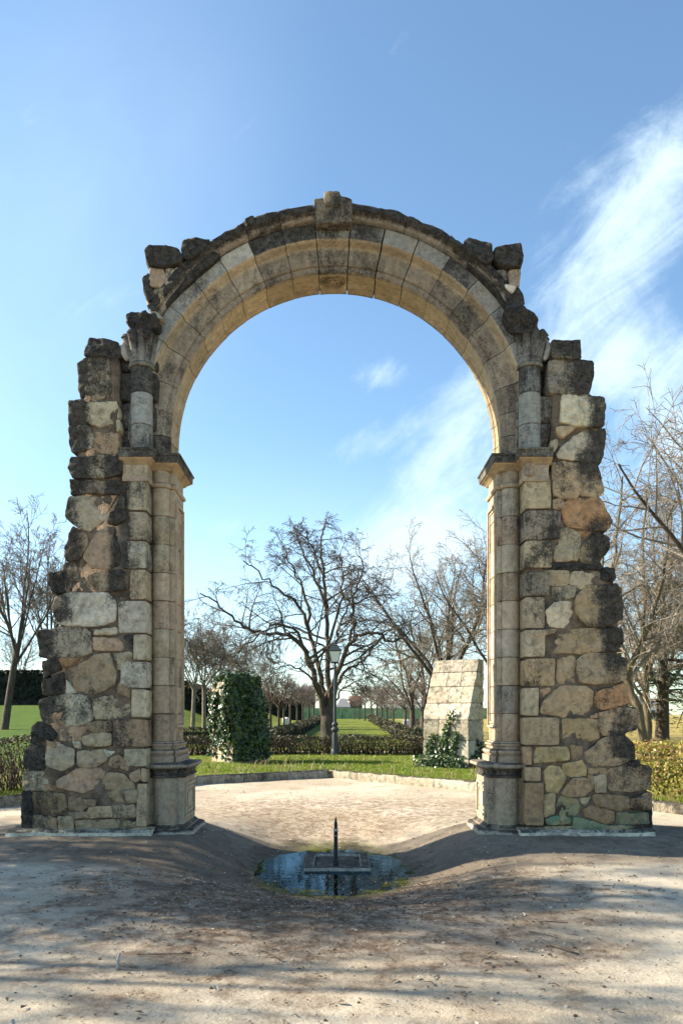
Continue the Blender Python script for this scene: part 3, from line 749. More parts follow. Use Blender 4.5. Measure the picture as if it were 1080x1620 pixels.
grid(g, xs, ys, lambda x, y: ground_z(x, y) if (abs(x) < 12 and -5 < y < 23) else -.085, lambda x, y: (.4, .36, .3, .85 * sst(1.75 - min(rect_dist(x, y, -4.2, -2.0, 9.85, 11.4), rect_dist(x, y, 2.0, 4.15, 9.85, 11.4)), 0, .6) * (1 if y < 11.2 else .3)))  # alpha marks the skirt: dark soil plus painted shade, strongest in front
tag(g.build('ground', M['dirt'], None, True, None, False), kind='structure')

# water
def water_mat():
    N = NT('puddle_water'); co = N.geo_pos()
    n = N.noise(co, 7, 3, .5); n2 = N.noise(co, 26, 2, .5)
    b = N.n('ShaderNodeBump', Strength=.10, Distance=.012); N.l(N.math('ADD', n, N.math('MULTIPLY', n2, .35)), b.inputs['Height'])
    gl = N.n('ShaderNodeBsdfGlossy', Roughness=.015); gl.inputs['Color'].default_value = (.50, .74, .92, 1); N.l(b.outputs[0], gl.inputs['Normal'])
    tr = N.n('ShaderNodeBsdfTransparent'); tr.inputs['Color'].default_value = (.10, .11, .06, 1)
    fr = N.n('ShaderNodeFresnel', IOR=1.333); N.l(b.outputs[0], fr.inputs['Normal'])
    mx = N.n('ShaderNodeMixShader'); N.l(N.math('ADD', N.math('MULTIPLY', fr.outputs[0], .85), .0, clamp=True), mx.inputs[0]); N.l(tr.outputs[0], mx.inputs[1]); N.l(gl.outputs[0], mx.inputs[2])
    sp = N.n('ShaderNodeSeparateXYZ'); N.l(co, sp.inputs[0]); m1 = N.noise(co, 3.2, 6, .65)
    a = N.math('DIVIDE', N.math('ADD', sp.outputs[0], .05), 1.06); c_ = N.math('DIVIDE', N.math('SUBTRACT', sp.outputs[1], 9.8), 1.55)
    r = N.math('ADD', N.math('SQRT', N.math('ADD', N.math('MULTIPLY', a, a), N.math('MULTIPLY', c_, c_))), N.math('MULTIPLY', N.math('SUBTRACT', m1, .5), 1.5))
    al = N.n('ShaderNodeBsdfDiffuse'); N.l(N.mix(N.rng(N.noise(co, 14, 5, .6), .4, .6), (.035, .038, .010), (.11, .115, .018)), al.inputs['Color'])
    m2 = N.n('ShaderNodeMixShader'); N.l(N.math('MULTIPLY', N.rng(r, .84, 1.06), .85), m2.inputs[0]); N.l(mx.outputs[0], m2.inputs[1]); N.l(al.outputs[0], m2.inputs[2])
    N.l(m2.outputs[0], N.out.inputs['Surface'])
    return N.m
M['water'] = water_mat()
w = MB(); n = 90; WZ = -.392
ct = w.vert((-.05, 9.8, WZ)); ids = []
for k in range(n):
    a = 2 * math.pi * k / n; f = 1.25
    ids.append(w.vert((-.05 + 1.1 * f * math.cos(a), 9.8 + 1.55 * f * math.sin(a), WZ)))
for k in range(n): w.face((ct, ids[k], ids[(k + 1) % n]))
tag(w.build('puddle_water', M['water'], None, False, None, False), kind='structure')

# kerb
random.seed(51)
kb = MB()
for (a, b) in zip(KL[1:-1], KL[2:-1]):
    if a[0] < -13 or b[0] > 13: continue
    L = math.hypot(b[0] - a[0], b[1] - a[1]); n = max(1, round(L / 1.15)); t = Vector((b[0] - a[0], b[1] - a[1], 0)) / L; nr = Vector((-t.y, t.x, 0))
    for k in range(n):
        s0, s1 = L * k / n + .006, L * (k + 1) / n - .006; rings = []; m = 12
        dz = random.uniform(-.012, .012); c = random.choice([(.38, .34, .255, .22), (.34, .30, .22, .3), (.42, .385, .30, .16)])
        for i in range(m + 1):
            s = s0 + (s1 - s0) * i / m; p = Vector((a[0], a[1], 0)) + t * s; r = []
            for (d, z) in ((-.02, -.3), (-.005, .02), (.0, .10), (.02, .125), (.10, .13), (.17, .125), (.18, -.3)):
                q = p + nr * d; w_ = NV(Vector((q.x * 5, q.y * 5, z * 9))) * .016 + NV(Vector((q.x * 14, q.y * 14, z * 9))) * .008
                r.append((q.x - nr.x * w_, q.y - nr.y * w_, z + dz + (w_ if z > .05 else 0)))
            rings.append(r)
        kb.loft(rings, [c] * len(rings))
tag(kb.build('kerb', M['stone'], None, True, 50), kind='structure')

# lawn with a bank rising on the far left
def lawn_z(x, y):
    h = .095 + 1.75 * sst(y, 34, 57) * sst(-x, 5.5, 12) + .35 * sst(y, 25, 40) * sst(-x, 9, 16)
    h += .80 * sst(y, 42, 108)
    return h + .02 * NV(Vector((x * .7, y * .7, 2))) + .012 * NV(Vector((x * 2.3, y * 2.3, 7)))
def lawn_mat():
    N = NT('winter_lawn'); co = N.geo_pos(); sp = N.n('ShaderNodeSeparateXYZ'); N.l(co, sp.inputs[0])
    n1 = N.noise(co, .8, 6, .65); n2 = N.noise(co, 6, 7, .7); n3 = N.noise(co, 60, 3, .6)
    c = N.mix(N.rng(n1, .38, .62), (.10, .165, .016), (.21, .24, .025))
    c = N.mix(N.math('MULTIPLY', N.rng(n2, .46, .64), .65), c, (.17, .135, .05))
    dry = N.rng(N.math('ADD', sp.outputs[0], N.math('MULTIPLY', n1, 6.)), 9.5, 13)
    c = N.mix(N.math('MULTIPLY', dry, .9), c, (.40, .31, .10))
    c = N.mix(N.rng(sp.outputs[0], -7., -13., 0., .7), c, (.045, .115, .012))
    c = N.mix(N.math('MULTIPLY', N.rng(n3, .35, .62), .35), c, (.02, .03, .006))
    N.base(c, .9, .15); N.bump(N.math('ADD', n2, n3), .9, .06)
    return N.m
M['lawn'] = lawn_mat()
lw = MB(); xs = [-400, -150, -60, -40, -30] + span(-24, 24, 96) + [30, 40, 60, 150, 400]
rel = [0.1, .25, .5, .9, 1.4, 2, 2.8, 3.6, 4.5, 5.5, 6.5, 8, 10, 12, 15, 18, 21, 24, 27, 30, 34, 38, 44, 55, 70, 100, 150, 250, 500, 1000]
b = len(lw.v)
for r in rel:
    for x in xs:
        ky = max(kerb_y(x), -20) if abs(x) < 60 else -20
        y = ky + r if r < 20 else 20 + r + (ky - 0) * 0
        lw.vert((x, max(y, ky + r * .6), lawn_z(x, y)), (.1, .13, .03, 0))
nx = len(xs)
for j in range(len(rel) - 1):
    for i in range(nx - 1): lw.face((b + j * nx + i, b + j * nx + i + 1, b + (j + 1) * nx + i + 1, b + (j + 1) * nx + i))
tag(lw.build('lawn', M['lawn'], None, True, None, False), kind='structure')
def flat_mat(name, c, rough=.9, scale=8., amt=.35, bump=.4):
    N = NT(name); co = N.coord(); n = N.noise(co, scale, 7, .68)
    d = tuple(x * (1 - amt) for x in c); h = tuple(min(1, x * (1 + amt)) for x in c)
    N.base(N.mix(N.rng(n, .3, .7), d, h), rough, .25)
    if bump: N.bump(n, bump, .02)
    return N.m
M['path'] = flat_mat('garden_path', (.36, .27, .20), .95, 3)
pt = MB(); grid(pt, span(-16, 14, 40), [29.3, 29.9, 30.6], lambda x, y: lawn_z(x, y) + .03)
tag(pt.build('path', M['path'], None, True, None, False), kind='structure')
pt = MB(); grid(pt, [4.9, 5.6, 6.4], span(31, 95, 40), lambda x, y: lawn_z(x, y) + .03)
tag(pt.build('path', M['path'], None, True, None, False), kind='structure')

# grass blades on the near lawns, one mass
def leafy(name, c1, c2, rough=.5, scale=30., trans=.25, c3=None):
    N = NT(name); oi = N.n('ShaderNodeNewGeometry'); at = N.n('ShaderNodeVertexColor', layer_name='Col')
    c = N.mix(at.outputs['Alpha'], c1, c2)
    if c3: c = N.mix(N.rng(at.outputs['Alpha'], .8, .84), c, c3)
    N.base(c, rough, .45)
    t = N.n('ShaderNodeBsdfTranslucent'); N.l(c, t.inputs['Color'])
    mx = N.n('ShaderNodeMixShader'); mx.inputs[0].default_value = trans
    N.l(N.bsdf.outputs[0], mx.inputs[1]); N.l(t.outputs[0], mx.inputs[2]); N.l(mx.outputs[0], N.out.inputs['Surface'])
    return N.m
M['grass'] = leafy('grass_blades', (.09, .175, .01), (.25, .31, .018), .5, 1, .4, (.22, .18, .06))
random.seed(61); gr = MB()
def tuft(x, y, z, h, n):
    for _ in range(n):
        a = random.uniform(0, 6.28); l = h * random.uniform(.5, 1.2); w_ = random.uniform(.004, .008) * (1 + y / 30.)
        dx, dy = math.cos(a), math.sin(a); t = random.random(); px, py = x + random.uniform(-.05, .05), y + random.uniform(-.05, .05)
        lean = random.uniform(.1, .7) * l; c = (0, 0, 0, t)
        i0 = gr.vert((px - dy * w_, py + dx * w_, z - .01), c); i1 = gr.vert((px + dy * w_, py - dx * w_, z - .01), c)
        i2 = gr.vert((px + dx * lean, py + dy * lean, z + l), c); gr.face((i0, i1, i2))
cnt = 0
while cnt < 15000:
    x = random.uniform(-6.5, 7.5); y = kerb_y(x) + .22 + abs(random.gauss(0, 4.5))
    if y > 29: continue
    dn = NV(Vector((x * .8, y * .8, 3)))
    if dn < -.25 and random.random() < .7: continue
    tuft(x, y, lawn_z(x, y), .045 + .05 * max(0, dn + .3), 3); cnt += 1
for _ in range(90):   # dead stalks along the kerb and under the hedge
    x = random.uniform(-5.5, 6.5); y = kerb_y(x) + (.25 + abs(random.gauss(0, .5)) if random.random() < .6 else random.uniform(.3, 7))
    if y > 28: continue
    for k in range(random.randint(3, 7)):
        px, py = x + random.gauss(0, .08), y + random.gauss(0, .08); a = random.uniform(0, 6.28); h = random.uniform(.08, .26); z = lawn_z(px, py); q = random.uniform(.2, .8) * h
        gr.tube([(px, py, z - .02), (px + q * .4 * math.cos(a), py + q * .4 * math.sin(a), z + h * .6), (px + q * math.cos(a), py + q * math.sin(a), z + h)], [.006, .005, .003], 3, (0, 0, 0, random.choice((.9, .95))))
tag(gr.build('grass', M['grass'], None, False, None, False), 'short winter grass on the lawn behind the stone kerb', 'grass', kind='stuff')

# leaf litter and grit on the earth, one mass
M['litter'] = leafy('dead_leaves', (.06, .04, .026), (.17, .115, .07), .8, 1, .1, (.40, .36, .29))
random.seed(63); lt = MB(); cnt = 0
while cnt < 8500:
    if random.random() < .66: x, y = random.gauss(-.1, 1.35), random.gauss(7.2, 1.35)
    else: x, y = random.uniform(-4.5, 4.5), random.uniform(3.4, 19)
    if y < 3.2 or abs(x) > 6 or y > kerb_y(x) - .1: continue
    if (2.0 < abs(x) < 4.3 and 9.8 < y < 11.5): continue
    if ((x + .05) / 1.1) ** 2 + ((y - 9.8) / 1.6) ** 2 < 1 and random.random() < .35: continue
    z = max(ground_z(x, y), WZ) + .006; r = random.uniform(.004, .014) * (1.7 if random.random() < .10 else .8); a = random.uniform(0, 6.28); t = random.random() ** 1.4; c = (0, 0, 0, t)
    u = Vector((math.cos(a), math.sin(a), random.uniform(-.4, .4))); v = Vector((-math.sin(a), math.cos(a), random.uniform(-.5, .5))); p = Vector((x, y, z + r * .3))
    ids = [lt.vert(p + u * r * 1.5, c), lt.vert(p + v * r * .7 + Vector((0, 0, r * .4)), c), lt.vert(p - u * r * 1.3, c), lt.vert(p - v * r * .7 + Vector((0, 0, r * .3)), c)]
    lt.face(ids); cnt += 1
for _ in range(420):   # bits of twig among the leaves
    x, y = (random.gauss(0, 1.5), random.gauss(7, 1.5)) if random.random() < .6 else (random.uniform(-4, 4), random.uniform(3.4, 16))
    if y < 3.2 or y > kerb_y(x) - .2 or (1.9 < abs(x) < 4.4 and 9.7 < y < 11.5) or ((x + .05) / 1.1) ** 2 + ((y - 9.8) / 1.6) ** 2 < 1: continue
    a = random.uniform(0, 6.28); l = random.uniform(.02, .09); z = ground_z(x, y) + .006
    lt.tube([(x, y, z), (x + l * .5 * math.cos(a), y + l * .5 * math.sin(a), z + .008), (x + l * math.cos(a + .4), y + l * math.sin(a + .4), z)], [.004, .0035, .002], 4, (0, 0, 0, random.random() * .5))
for _ in range(900):   # pebbles
    x, y = (random.gauss(0, 1.8), random.gauss(7.5, 1.8)) if random.random() < .5 else (random.uniform(-4.5, 4.5), random.uniform(3.3, 15))
    if y < 3.2 or y > kerb_y(x) - .2 or (1.9 < abs(x) < 4.4 and 9.7 < y < 11.5): continue
    r = random.uniform(.004, .013); z = max(ground_z(x, y), WZ - .01); t = random.choice((.2, .6, .9, .95))
    lt.loft([[(x + r * q * random.uniform(.8, 1.2) * math.cos(g * 1.047), y + r * q * random.uniform(.8, 1.2) * math.sin(g * 1.047), z + r * h_) for g in range(6)] for q, h_ in ((1, -.2), (1.05, .35), (.6, .8))], [(0, 0, 0, t)] * 3)
tag(lt.build('leaf_litter', M['litter'], None, False, None, False), 'dead leaves and grit strewn over the earth round the puddle', 'leaf litter', kind='stuff')
# ------------------------------------------------------------------ fountain pipe and its stone frame
M['iron'] = flat_mat('dark_iron', (.018, .018, .019), .5, 30, .4, .2)
M['collar'] = flat_mat('worn_steel', (.30, .30, .30), .4, 30, .3, .1)
random.seed(71)
fr = thing('drain_frame', 'weathered rectangular stone frame lying in the puddle around a slab', 'stone frame', (.02, 9.9, WZ))
fm = MB(); x0, x1, y0, y1, zt = -.405, .445, 9.62, 10.72, -.350
def bar(x0, x1, y0, y1, z0, z1, c, n=10):
    rings = []
    along = (x1 - x0) > (y1 - y0)
    for k in range(n + 1):
        t = k / n; r = []
        for (a, z) in ((0, z0), (0, z1 - .012), (.06, z1), (.94, z1), (1, z1 - .012), (1, z0)):
            if along: p = (x0 + (x1 - x0) * t, y0 + (y1 - y0) * a, z)
            else: p = (x0 + (x1 - x0) * a, y0 + (y1 - y0) * t, z)
            w_ = .006 * NV(Vector((p[0] * 9, p[1] * 9, p[2] * 9)))
            r.append((p[0] + w_, p[1] + w_, p[2] + w_ * .6))
        rings.append(r)
    fm.loft(rings, [c] * len(rings))
c = (.42, .38, .30, .10)
bar(x0, x1, y0, y0 + .12, -.55, zt, c); bar(x0, x1, y1 - .12, y1, -.55, zt, c); bar(x0, x0 + .12, y0 + .123, y1 - .123, -.5, zt + .002, c); bar(x1 - .12, x1, y0 + .123, y1 - .123, -.5, zt + .002, c)
fm.build('rim', M['stone'], fr, True, 40)
sl = MB(); stone(sl, [(-.25, -.45), (.29, -.45), (.29, -.37), (-.25, -.37)], y0 + .155, y1 - .155, (.27, .22, .17), .1, .03, .0, .004, 0, .05, .01)
sl.build('slab', M['stone'], fr, True, 40)
pp = thing('fountain_pipe', 'thin black upright water pipe with a pale collar rising from the puddle frame', 'water pipe', (0, 9.50, -.33))
q = MB(); px, py = .0, 9.84
q.lathe(px, py, [(.034, -.36), (.034, -.30), (.030, -.295), (.0255, -.28), (.0255, .09), (.021, .095), (.021, .20), (.014, .205), (.014, .235), (.008, .24), (.008, .265), (.001, .27)], 14)
q.build('pipe', M['iron'], pp, True, 40)
for z_ in ([(.026, .085), (.029, .088), (.029, .112), (.026, .116)], [(.0262, .02), (.0285, .022), (.0285, .03), (.0262, .032)]):
    q = MB(); q.lathe(px, py, z_, 14); q.build('collar', M['collar'], pp, True, 40)

# ------------------------------------------------------------------ the two buttresses
def buttress(mb, ox, oy, a, w, d, h0, h1, s, mirror=1, joints=True, tone=None):
    """a: turn of the front face; front profile vertical up to h0 then leaning back by s at height h1"""
    ca, sa = math.cos(a), math.sin(a)
    def W(u, v, z): # u along the front, v depth
        x, y = u * ca + v * sa, -u * sa + v * ca
        return Vector((ox + mirror * x, oy + y, z))
    zs = [.0, .34, .86, 1.44, 1.92, 2.40, 2.82, h1]
    zs = [z for z in zs if z < h1 - .15] + [h1]
    def fv(z): return 0 if z <= h0 else s * (z - h0) / (h1 - h0)
    for k in range(len(zs) - 1):
        z0, z1 = zs[k] + .009, zs[k + 1] - .009
        # along the front: split in 2-4 stones
        cuts = [0.]
        while cuts[-1] < w - .25: cuts.append(min(w, cuts[-1] + random.uniform(.26, .85)))
        if cuts[-1] < w: cuts[-1] = w
        for i in range(len(cuts) - 1):
            u0, u1 = cuts[i] + .007, cuts[i + 1] - .007
            dcut = [0., random.uniform(.5, .75), 1.] if i == len(cuts) - 2 else [0., 1.]
            for m in range(len(dcut) - 1):
                c = vary((.47, .42, .32, random.choice((.02, .10, .20, .30))), .20)
                if m > 0 or random.random() < .2: c = vary((.50, .40, .28, .08), .08)
                q0, q1 = dcut[m], dcut[m + 1]; jit = random.uniform(-.008, .008)
                NS = 6; rings = []
                for t in range(NS + 1):
                    z = z0 + (z1 - z0) * t / NS; f = fv(z) + jit; D = d - f; e = .013 if t in (0, NS) else 0
                    loop = []
                    v0, v1 = f + D * q0 + (.004 if m else 0), f + D * q1
                    pts2 = [(u0 + (u1 - u0) * j / 5, v0 + e) for j in range(6)] + [(u1 - e, v0 + (v1 - v0) * j / 5) for j in range(1, 6)] + [(u1 - (u1 - u0) * j / 5, v1) for j in range(1, 6)] + [(u0, v1 - (v1 - v0) * j / 5) for j in range(1, 5)]
                    for (uu, vv) in pts2:
                        p = W(uu, vv, z); nn = NV(p * 4) * .016 + NV(p * 11) * .012 + NV(p * 26) * .006
                        loop.append(W(uu + nn, vv + nn, z))
                    rings.append(loop)
                mb.loft(rings, [c] * (NS + 1))
    # dark bed behind the joints
    rings = []
    for z in (.0, h0, h1 - .03):
        f = fv(z) + .045
        rings.append([W(.02, f, z), W(w - .025, f, z), W(w - .025, d - .02, z), W(.02, d - .02, z)])
    mb.loft(rings, [(.16, .13, .095, .3)] * 3)
    return W, fv
random.seed(81)
bt = thing('stone_buttress', 'pale sloping stone buttress with ivy round its foot right of the lamp post', 'buttress', (3.1, 22.4, .09))
mb = MB(); WB, FB = buttress(mb, 2.53, 22.0, R(35), 1.42, 1.05, 1.52, 3.20, .72)
mb.build('stone_blocks', M['block'], bt, True, 40)
M['ivy'] = leafy('ivy_leaf', (.011, .026, .008), (.042, .09, .022), .30, 1, .08, (.085, .12, .03))
def ivy_leaf(mb, p, nrm, size, bright=None):
    nrm = nrm.normalized(); a = nrm.orthogonal().normalized(); b = nrm.cross(a); g = random.uniform(0, 6.28)
    u = a * math.cos(g) + b * math.sin(g); v = nrm.cross(u)
    c = (0, 0, 0, bright if bright is not None else random.random())
    P = [(0, -.55), (.5, -.25), (.42, .2), (0, .7), (-.42, .2), (-.5, -.25)]
    ids = [mb.vert(p + (u * x + v * y) * size + nrm * size * (.14 if abs(x) < .1 else -.06), c) for x, y in P]
    mb.face(ids)
iv = thing('ivy_plant', 'dark green ivy spilling round the foot of the pale stone buttress', 'ivy', (3.2, 21.7, .09))
lv = MB(); st = MB()
def ivy_patch(u0, u1, z0, z1, n, spread=.12, face=0):
    for _ in range(n):
        u = random.uniform(u0, u1); z = z0 + (z1 - z0) * random.random() ** 1.5
        if face == 0: p = WB(u, FB(z) - random.uniform(.0, spread), .09 + z); nn = Vector((-.4, -.8, .35))
        else: p = WB(1.42 + random.uniform(0, spread), u, .09 + z); nn = Vector((.7, -.4, .4))
        ivy_leaf(lv, p, nn + Vector((random.gauss(0, .45), random.gauss(0, .45), random.gauss(0, .45))), random.uniform(.04, .085))
random.seed(82)
ivy_patch(-.15, 1.4, 0, .35, 620, .45); ivy_patch(.3, 1.0, .2, .55, 170, .16); ivy_patch(0, .9, 0, .4, 300, .35, 1); ivy_patch(.45, .9, .0, .75, 190, .14, 1); ivy_patch(.12, .25, .2, .72, 46, .06)
for (u0, z0, u1, z1) in ((.45, .4, .93, 1.55), (.95, .3, 1.05, .95), (.2, .3, .3, .9), (.7, .3, .75, 1.1)):
    pts = []
    for k in range(12):
        t = k / 11.; u = u0 + (u1 - u0) * t + .03 * math.sin(t * 9); z = z0 + (z1 - z0) * t; p = WB(u, FB(z) - .03, .09 + z); pts.append(p)
        for _ in range(11): ivy_leaf(lv, p + Vector((random.gauss(0, .05), -random.uniform(0, .08), random.gauss(0, .05))), Vector((-.4 + random.gauss(0, .4), -.8, .3 + random.gauss(0, .4))), random.uniform(.05, .085), random.uniform(.4, 1))
    st.tube(pts, [.012] * 12, 5)
lv.build('leaves', M['ivy'], iv, False, None, False)
M['twig'] = flat_mat('brown_twigs', (.085, .062, .045), .9, 20, .4, 0)
st.build('stems', M['twig'], iv, True)

def rv_(a): return Vector((random.gauss(0, a), random.gauss(0, a), random.gauss(0, a)))
random.seed(83)
ip = thing('ivy_clad_buttress', 'stone buttress wholly overgrown with dark glossy ivy left of the lamp post', 'ivy clad buttress', (-2.9, 24.2, .09))
mb = MB(); WB, FB = buttress(mb, -2.15, 23.9, R(38), 1.25, 1.30, .7, 2.62, .55, -1)
mb.build('stone_blocks', M['block'], ip, True, 40)
lv = MB()
def thick(z, q): return .17 + .20 * NV(Vector((q * 1.9, z * 1.9, 5))) + .10 * NV(Vector((q * 5, z * 5, 2)))
for _ in range(6800):
    z = 2.70 * random.random() ** .92; s = random.random()
    if z < .55 and s > .55 and random.random() < .45: continue
    if s < .50:
        u = random.uniform(-.12, 1.33); p = WB(u, FB(z) - thick(z, u) * random.uniform(.4, 1.25), .09 + z); o = WB(u, FB(z) + .4, .09 + z)
    elif s < .86:
        v = FB(z) + (1.3 - FB(z)) * random.uniform(-.05, 1.05); p = WB(1.25 + thick(z, v) * random.uniform(.3, 1.25), v, .09 + z); o = WB(.95, v, .09 + z)
    elif s < .93:
        v = FB(z) + (1.3 - FB(z)) * random.random(); p = WB(-thick(z, v) * random.uniform(.3, 1.25), v, .09 + z); o = WB(.3, v, .09 + z)
    else:
        u = random.uniform(-.05, 1.28); v = random.uniform(.45, 1.3); p = WB(u, v, 2.70 + thick(u, v) * random.uniform(.2, 1.3)); o = WB(u, v, 2.3)
    nn = (p - o).normalized() + Vector((random.gauss(0, .42), random.gauss(0, .42), random.gauss(.15, .42)))
    p = Vector((-2.85 + (p.x + 2.85) * .88, p.y, p.z))
    if z > 1.7:
        k = 1 - .24 * ((min(z, 2.9) - 1.7) / 1.2) ** 2; p = Vector((-2.85 + (p.x + 2.85) * k, 24.1 + (p.y - 24.1) * k, p.z))
    if p.z < .2 or (p.z < .9 and NV(Vector((p.x * 2.5, p.y * 2.5, p.z * 2.5))) > .15 and s > .5): continue
    ivy_leaf(lv, p, nn, random.choice((.045, .06, .08, .10, .125)) * random.uniform(.85, 1.15))
for _ in range(26):   # trailing shoots
    u = random.uniform(0, 1.25); z = random.uniform(1.2, 2.75); p = WB(u, FB(z) - .25, .09 + z) if random.random() < .6 else WB(1.5, random.uniform(.1, 1.2), .09 + z); dd = Vector((random.gauss(0, .5), random.gauss(-.3, .4), random.gauss(.1, .5)))
    for k in range(9):
        p = p + dd * .045; dd.z -= .05; ivy_leaf(lv, p + rv_(.02), Vector((random.gauss(0, .6), -.6, random.gauss(.3, .5))), random.uniform(.04, .075))
lv.build('ivy_leaves', M['ivy'], ip, False, None, False)

# ------------------------------------------------------------------ lamp post
M['paint'] = flat_mat('grey_green_paint', (.045, .055, .06), .42, 25, .25, .1)
N = NT('lamp_glass'); N.base((.72, .74, .70), .25, .5); N.bsdf.inputs['Alpha'].default_value = 1.; M['glass'] = N.m
lp = thing('street_lamp', 'tall grey iron lamp post with a tapered glass lantern on the lawn', 'street lamp', (-.03, 28, .10))
def lo(prof, nm, mat, par=lp, sides=20, ang=35):
    q = MB(); q.lathe(-.03, 28, [(r, z + .10) for r, z in prof], sides); return q.build(nm, mat, par, True, ang)
lo([(.155, -.05), (.155, .10), (.15, .13), (.135, .20), (.125, .22), (.14, .23), (.14, .25), (.115, .26), (.112, .30), (.105, .7), (.10, .78), (.082, .80), (.082, .83), (.095, .84), (.135, .90), (.145, .95), (.12, .99), (.08, 1.03), (.085, 1.06), (.115, 1.10), (.12, 1.14), (.09, 1.19), (.065, 1.22)], 'base', M['paint'])
lo([(.062, 1.215), (.056, 2.0), (.045, 3.22), (.055, 3.23), (.058, 3.26), (.045, 3.29), (.035, 3.33), (.05, 3.38)], 'pole', M['paint'])
lan = MB(); gl = MB(); cx, cy, zb = -.03, 28, 3.50
def sq(r, z): return [(cx + sx * r, cy + sy * r, z + .10 - .02) for sx, sy in ((-1, -1), (1, -1), (1, 1), (-1, 1))]
lan.loft([sq(.10, 3.40), sq(.135, 3.42), sq(.135, 3.45)], [(.05, .05, .05, 0)] * 3)
for i in range(4):
    a, b = Vector(sq(.128, 3.45)[i]), Vector(sq(.215, 3.84)[i]); lan.tube([a, b], [.014, .014], 5)
lan.loft([sq(.225, 3.835), sq(.245, 3.85), sq(.245, 3.872), sq(.16, 3.99), sq(.12, 4.02), sq(.11, 4.06), sq(.06, 4.10)], [(.05, .05, .05, 0)] * 7)
lan.lathe(cx, cy, [(.06, 4.18), (.03, 4.20), (.05, 4.24), (.045, 4.28), (.012, 4.31), (.002, 4.38)], 12)
for sx in (-1, 1): lan.tube([(cx, cy, 3.38), (cx + sx * .10, cy, 3.42), (cx + sx * .12, cy, 3.50)], [.012] * 3, 5)
lan.build('lantern_frame', M['paint'], lp)
gl.loft([sq(.118, 3.452), sq(.205, 3.834)], [(.8, .8, .8, 0)] * 2)
gl.build('lantern_glass', M['glass'], lp)

# ------------------------------------------------------------------ fallen sticks on the earth
M['bark'] = flat_mat('grey_brown_bark', (.085, .07, .055), .9, 14, .45, .6)
def stick(label, pts, r, name='fallen_stick', mat='bark', grp=None):
    q = MB(); P = [Vector((x, y, ground_z(x, y) + z)) for x, y, z in pts]
    q.tube(P, [r * (1 - .5 * k / (len(P) - 1)) for k in range(len(P))], 6)
    o = q.build(name, M[mat], None, True); tag(o, label, 'stick', grp)
def gp(u, v, z=0.): 
    Y = 1.68 * 1200 / (v - 1130); return (wx(u, Y), Y, z)
stick('long straight thin stick lying on the earth left of the puddle', [gp(217, 1518, .012), gp(245, 1518, .014), gp(275, 1517, .012), gp(302, 1516, .012)], .006)
stick('short pale peg sticking upright from the ground at the lower left', [(*gp(186, 1540)[:2], -.02), (*gp(187, 1540)[:2], .07), (*gp(190, 1540)[:2], .105)], .014, 'wooden_peg', 'collar')
stick('straight dark stick lying on pale ground, farthest of the three at the right', [gp(849, 1465, .012), gp(870, 1466, .013), gp(898, 1468, .012)], .008)
stick('bent thin stick lying in the middle of the three at the right', [gp(836, 1481, .012), gp(855, 1486, .02), (*gp(882, 1491)[:2], .012)], .006)
stick('thick knobbly twig lying on pale ground, nearest of the three at the right', [gp(870, 1501, .012), gp(885, 1508, .02), gp(900, 1513, .016), gp(915, 1517, .012)], .012)
# ------------------------------------------------------------------ bare trees
def bark_mat(name, c, c2):
    N = NT(name); co = N.coord(); n = N.noise(N.scaled(co, 3, 3, 1), 3, 7, .7); n2 = N.noise(co, 30, 4, .6)
    col = N.mix(N.rng(n, .35, .65), c, c2); N.base(col, .9, .15); N.bump(N.math('ADD', n, N.math('MULTIPLY', n2, .5)), .8, .04); return N.m
M['bark_dark'] = bark_mat('dark_bark', (.050, .041, .033), (.105, .085, .066))
M['bark_pale'] = bark_mat('pale_bark', (.11, .095, .075), (.24, .21, .165))
M['bark_lichen'] = bark_mat('lichened_bark', (.085, .07, .045), (.17, .14, .085))
M['twig_red'] = flat_mat('reddish_twigs', (.15, .12, .10), .9, 2, .3, 0)
M['twig_grey'] = flat_mat('grey_twigs', (.19, .165, .135), .9, 2, .3, 0)
M['twig_tan'] = flat_mat('tan_twigs', (.21, .185, .15), .9, 2, .3, 0)
M['twig_dark'] = flat_mat('dark_twigs', (.082, .070, .058), .9, 2, .3, 0)
def rv(a): return Vector((random.gauss(0, a), random.gauss(0, a), random.gauss(0, a)))
SIDES = [8, 6, 5, 3, 3, 3]
def kids_on(pts, rad, lvl, P, mbs, L, t0):
    n = P['kids'][lvl]
    if n <= 0: return
    n = max(1, int(n * random.uniform(.8, 1.2)))
    for k in range(n):
        t = t0 + (1 - t0) * ((k + random.random()) / n)
        q = t * (len(pts) - 1); i = min(len(pts) - 2, int(q)); f = q - i
        p = pts[i].lerp(pts[i + 1], f); d = (pts[i + 1] - pts[i]).normalized(); r = rad[i] + (rad[i + 1] - rad[i]) * f
        s = d.orthogonal().normalized(); s.rotate(Matrix.Rotation(random.uniform(0, 6.283), 3, d))
        a = R(random.gauss(*P['ang'][lvl])); nd = (d * math.cos(a) + s * math.sin(a)).normalized()
        l = L * P['ratio'][lvl] * random.uniform(.6, 1.15) * (1.12 - .55 * t)
        grow(p, nd, l, min(r * .8, r * random.uniform(.5, .72)), lvl + 1, P, mbs)
def grow(p, d, L, r, lvl, P, mbs):
    r = max(r, P['rmin'])
    n = max(3, min(8, int(L / P['seg'])))
    pts = [p.copy()]; rad = [r]
    for k in range(n):
        d = (d + rv(P['wig'][lvl]) + Vector((0, 0, P['trop'][lvl] * (k / n if P.get('late') else 1)))).normalized()
        p = p + d * (L / n); pts.append(p); rad.append(max(P['rmin'] * .8, r * (1 - .78 * (k + 1) / n)))
    (mbs[0] if lvl <= P['trunk_lvl'] else mbs[1]).tube(pts, rad, SIDES[lvl], cap=False)
    if lvl < P['max']: kids_on(pts, rad, lvl, P, mbs, L, P['start'][lvl])
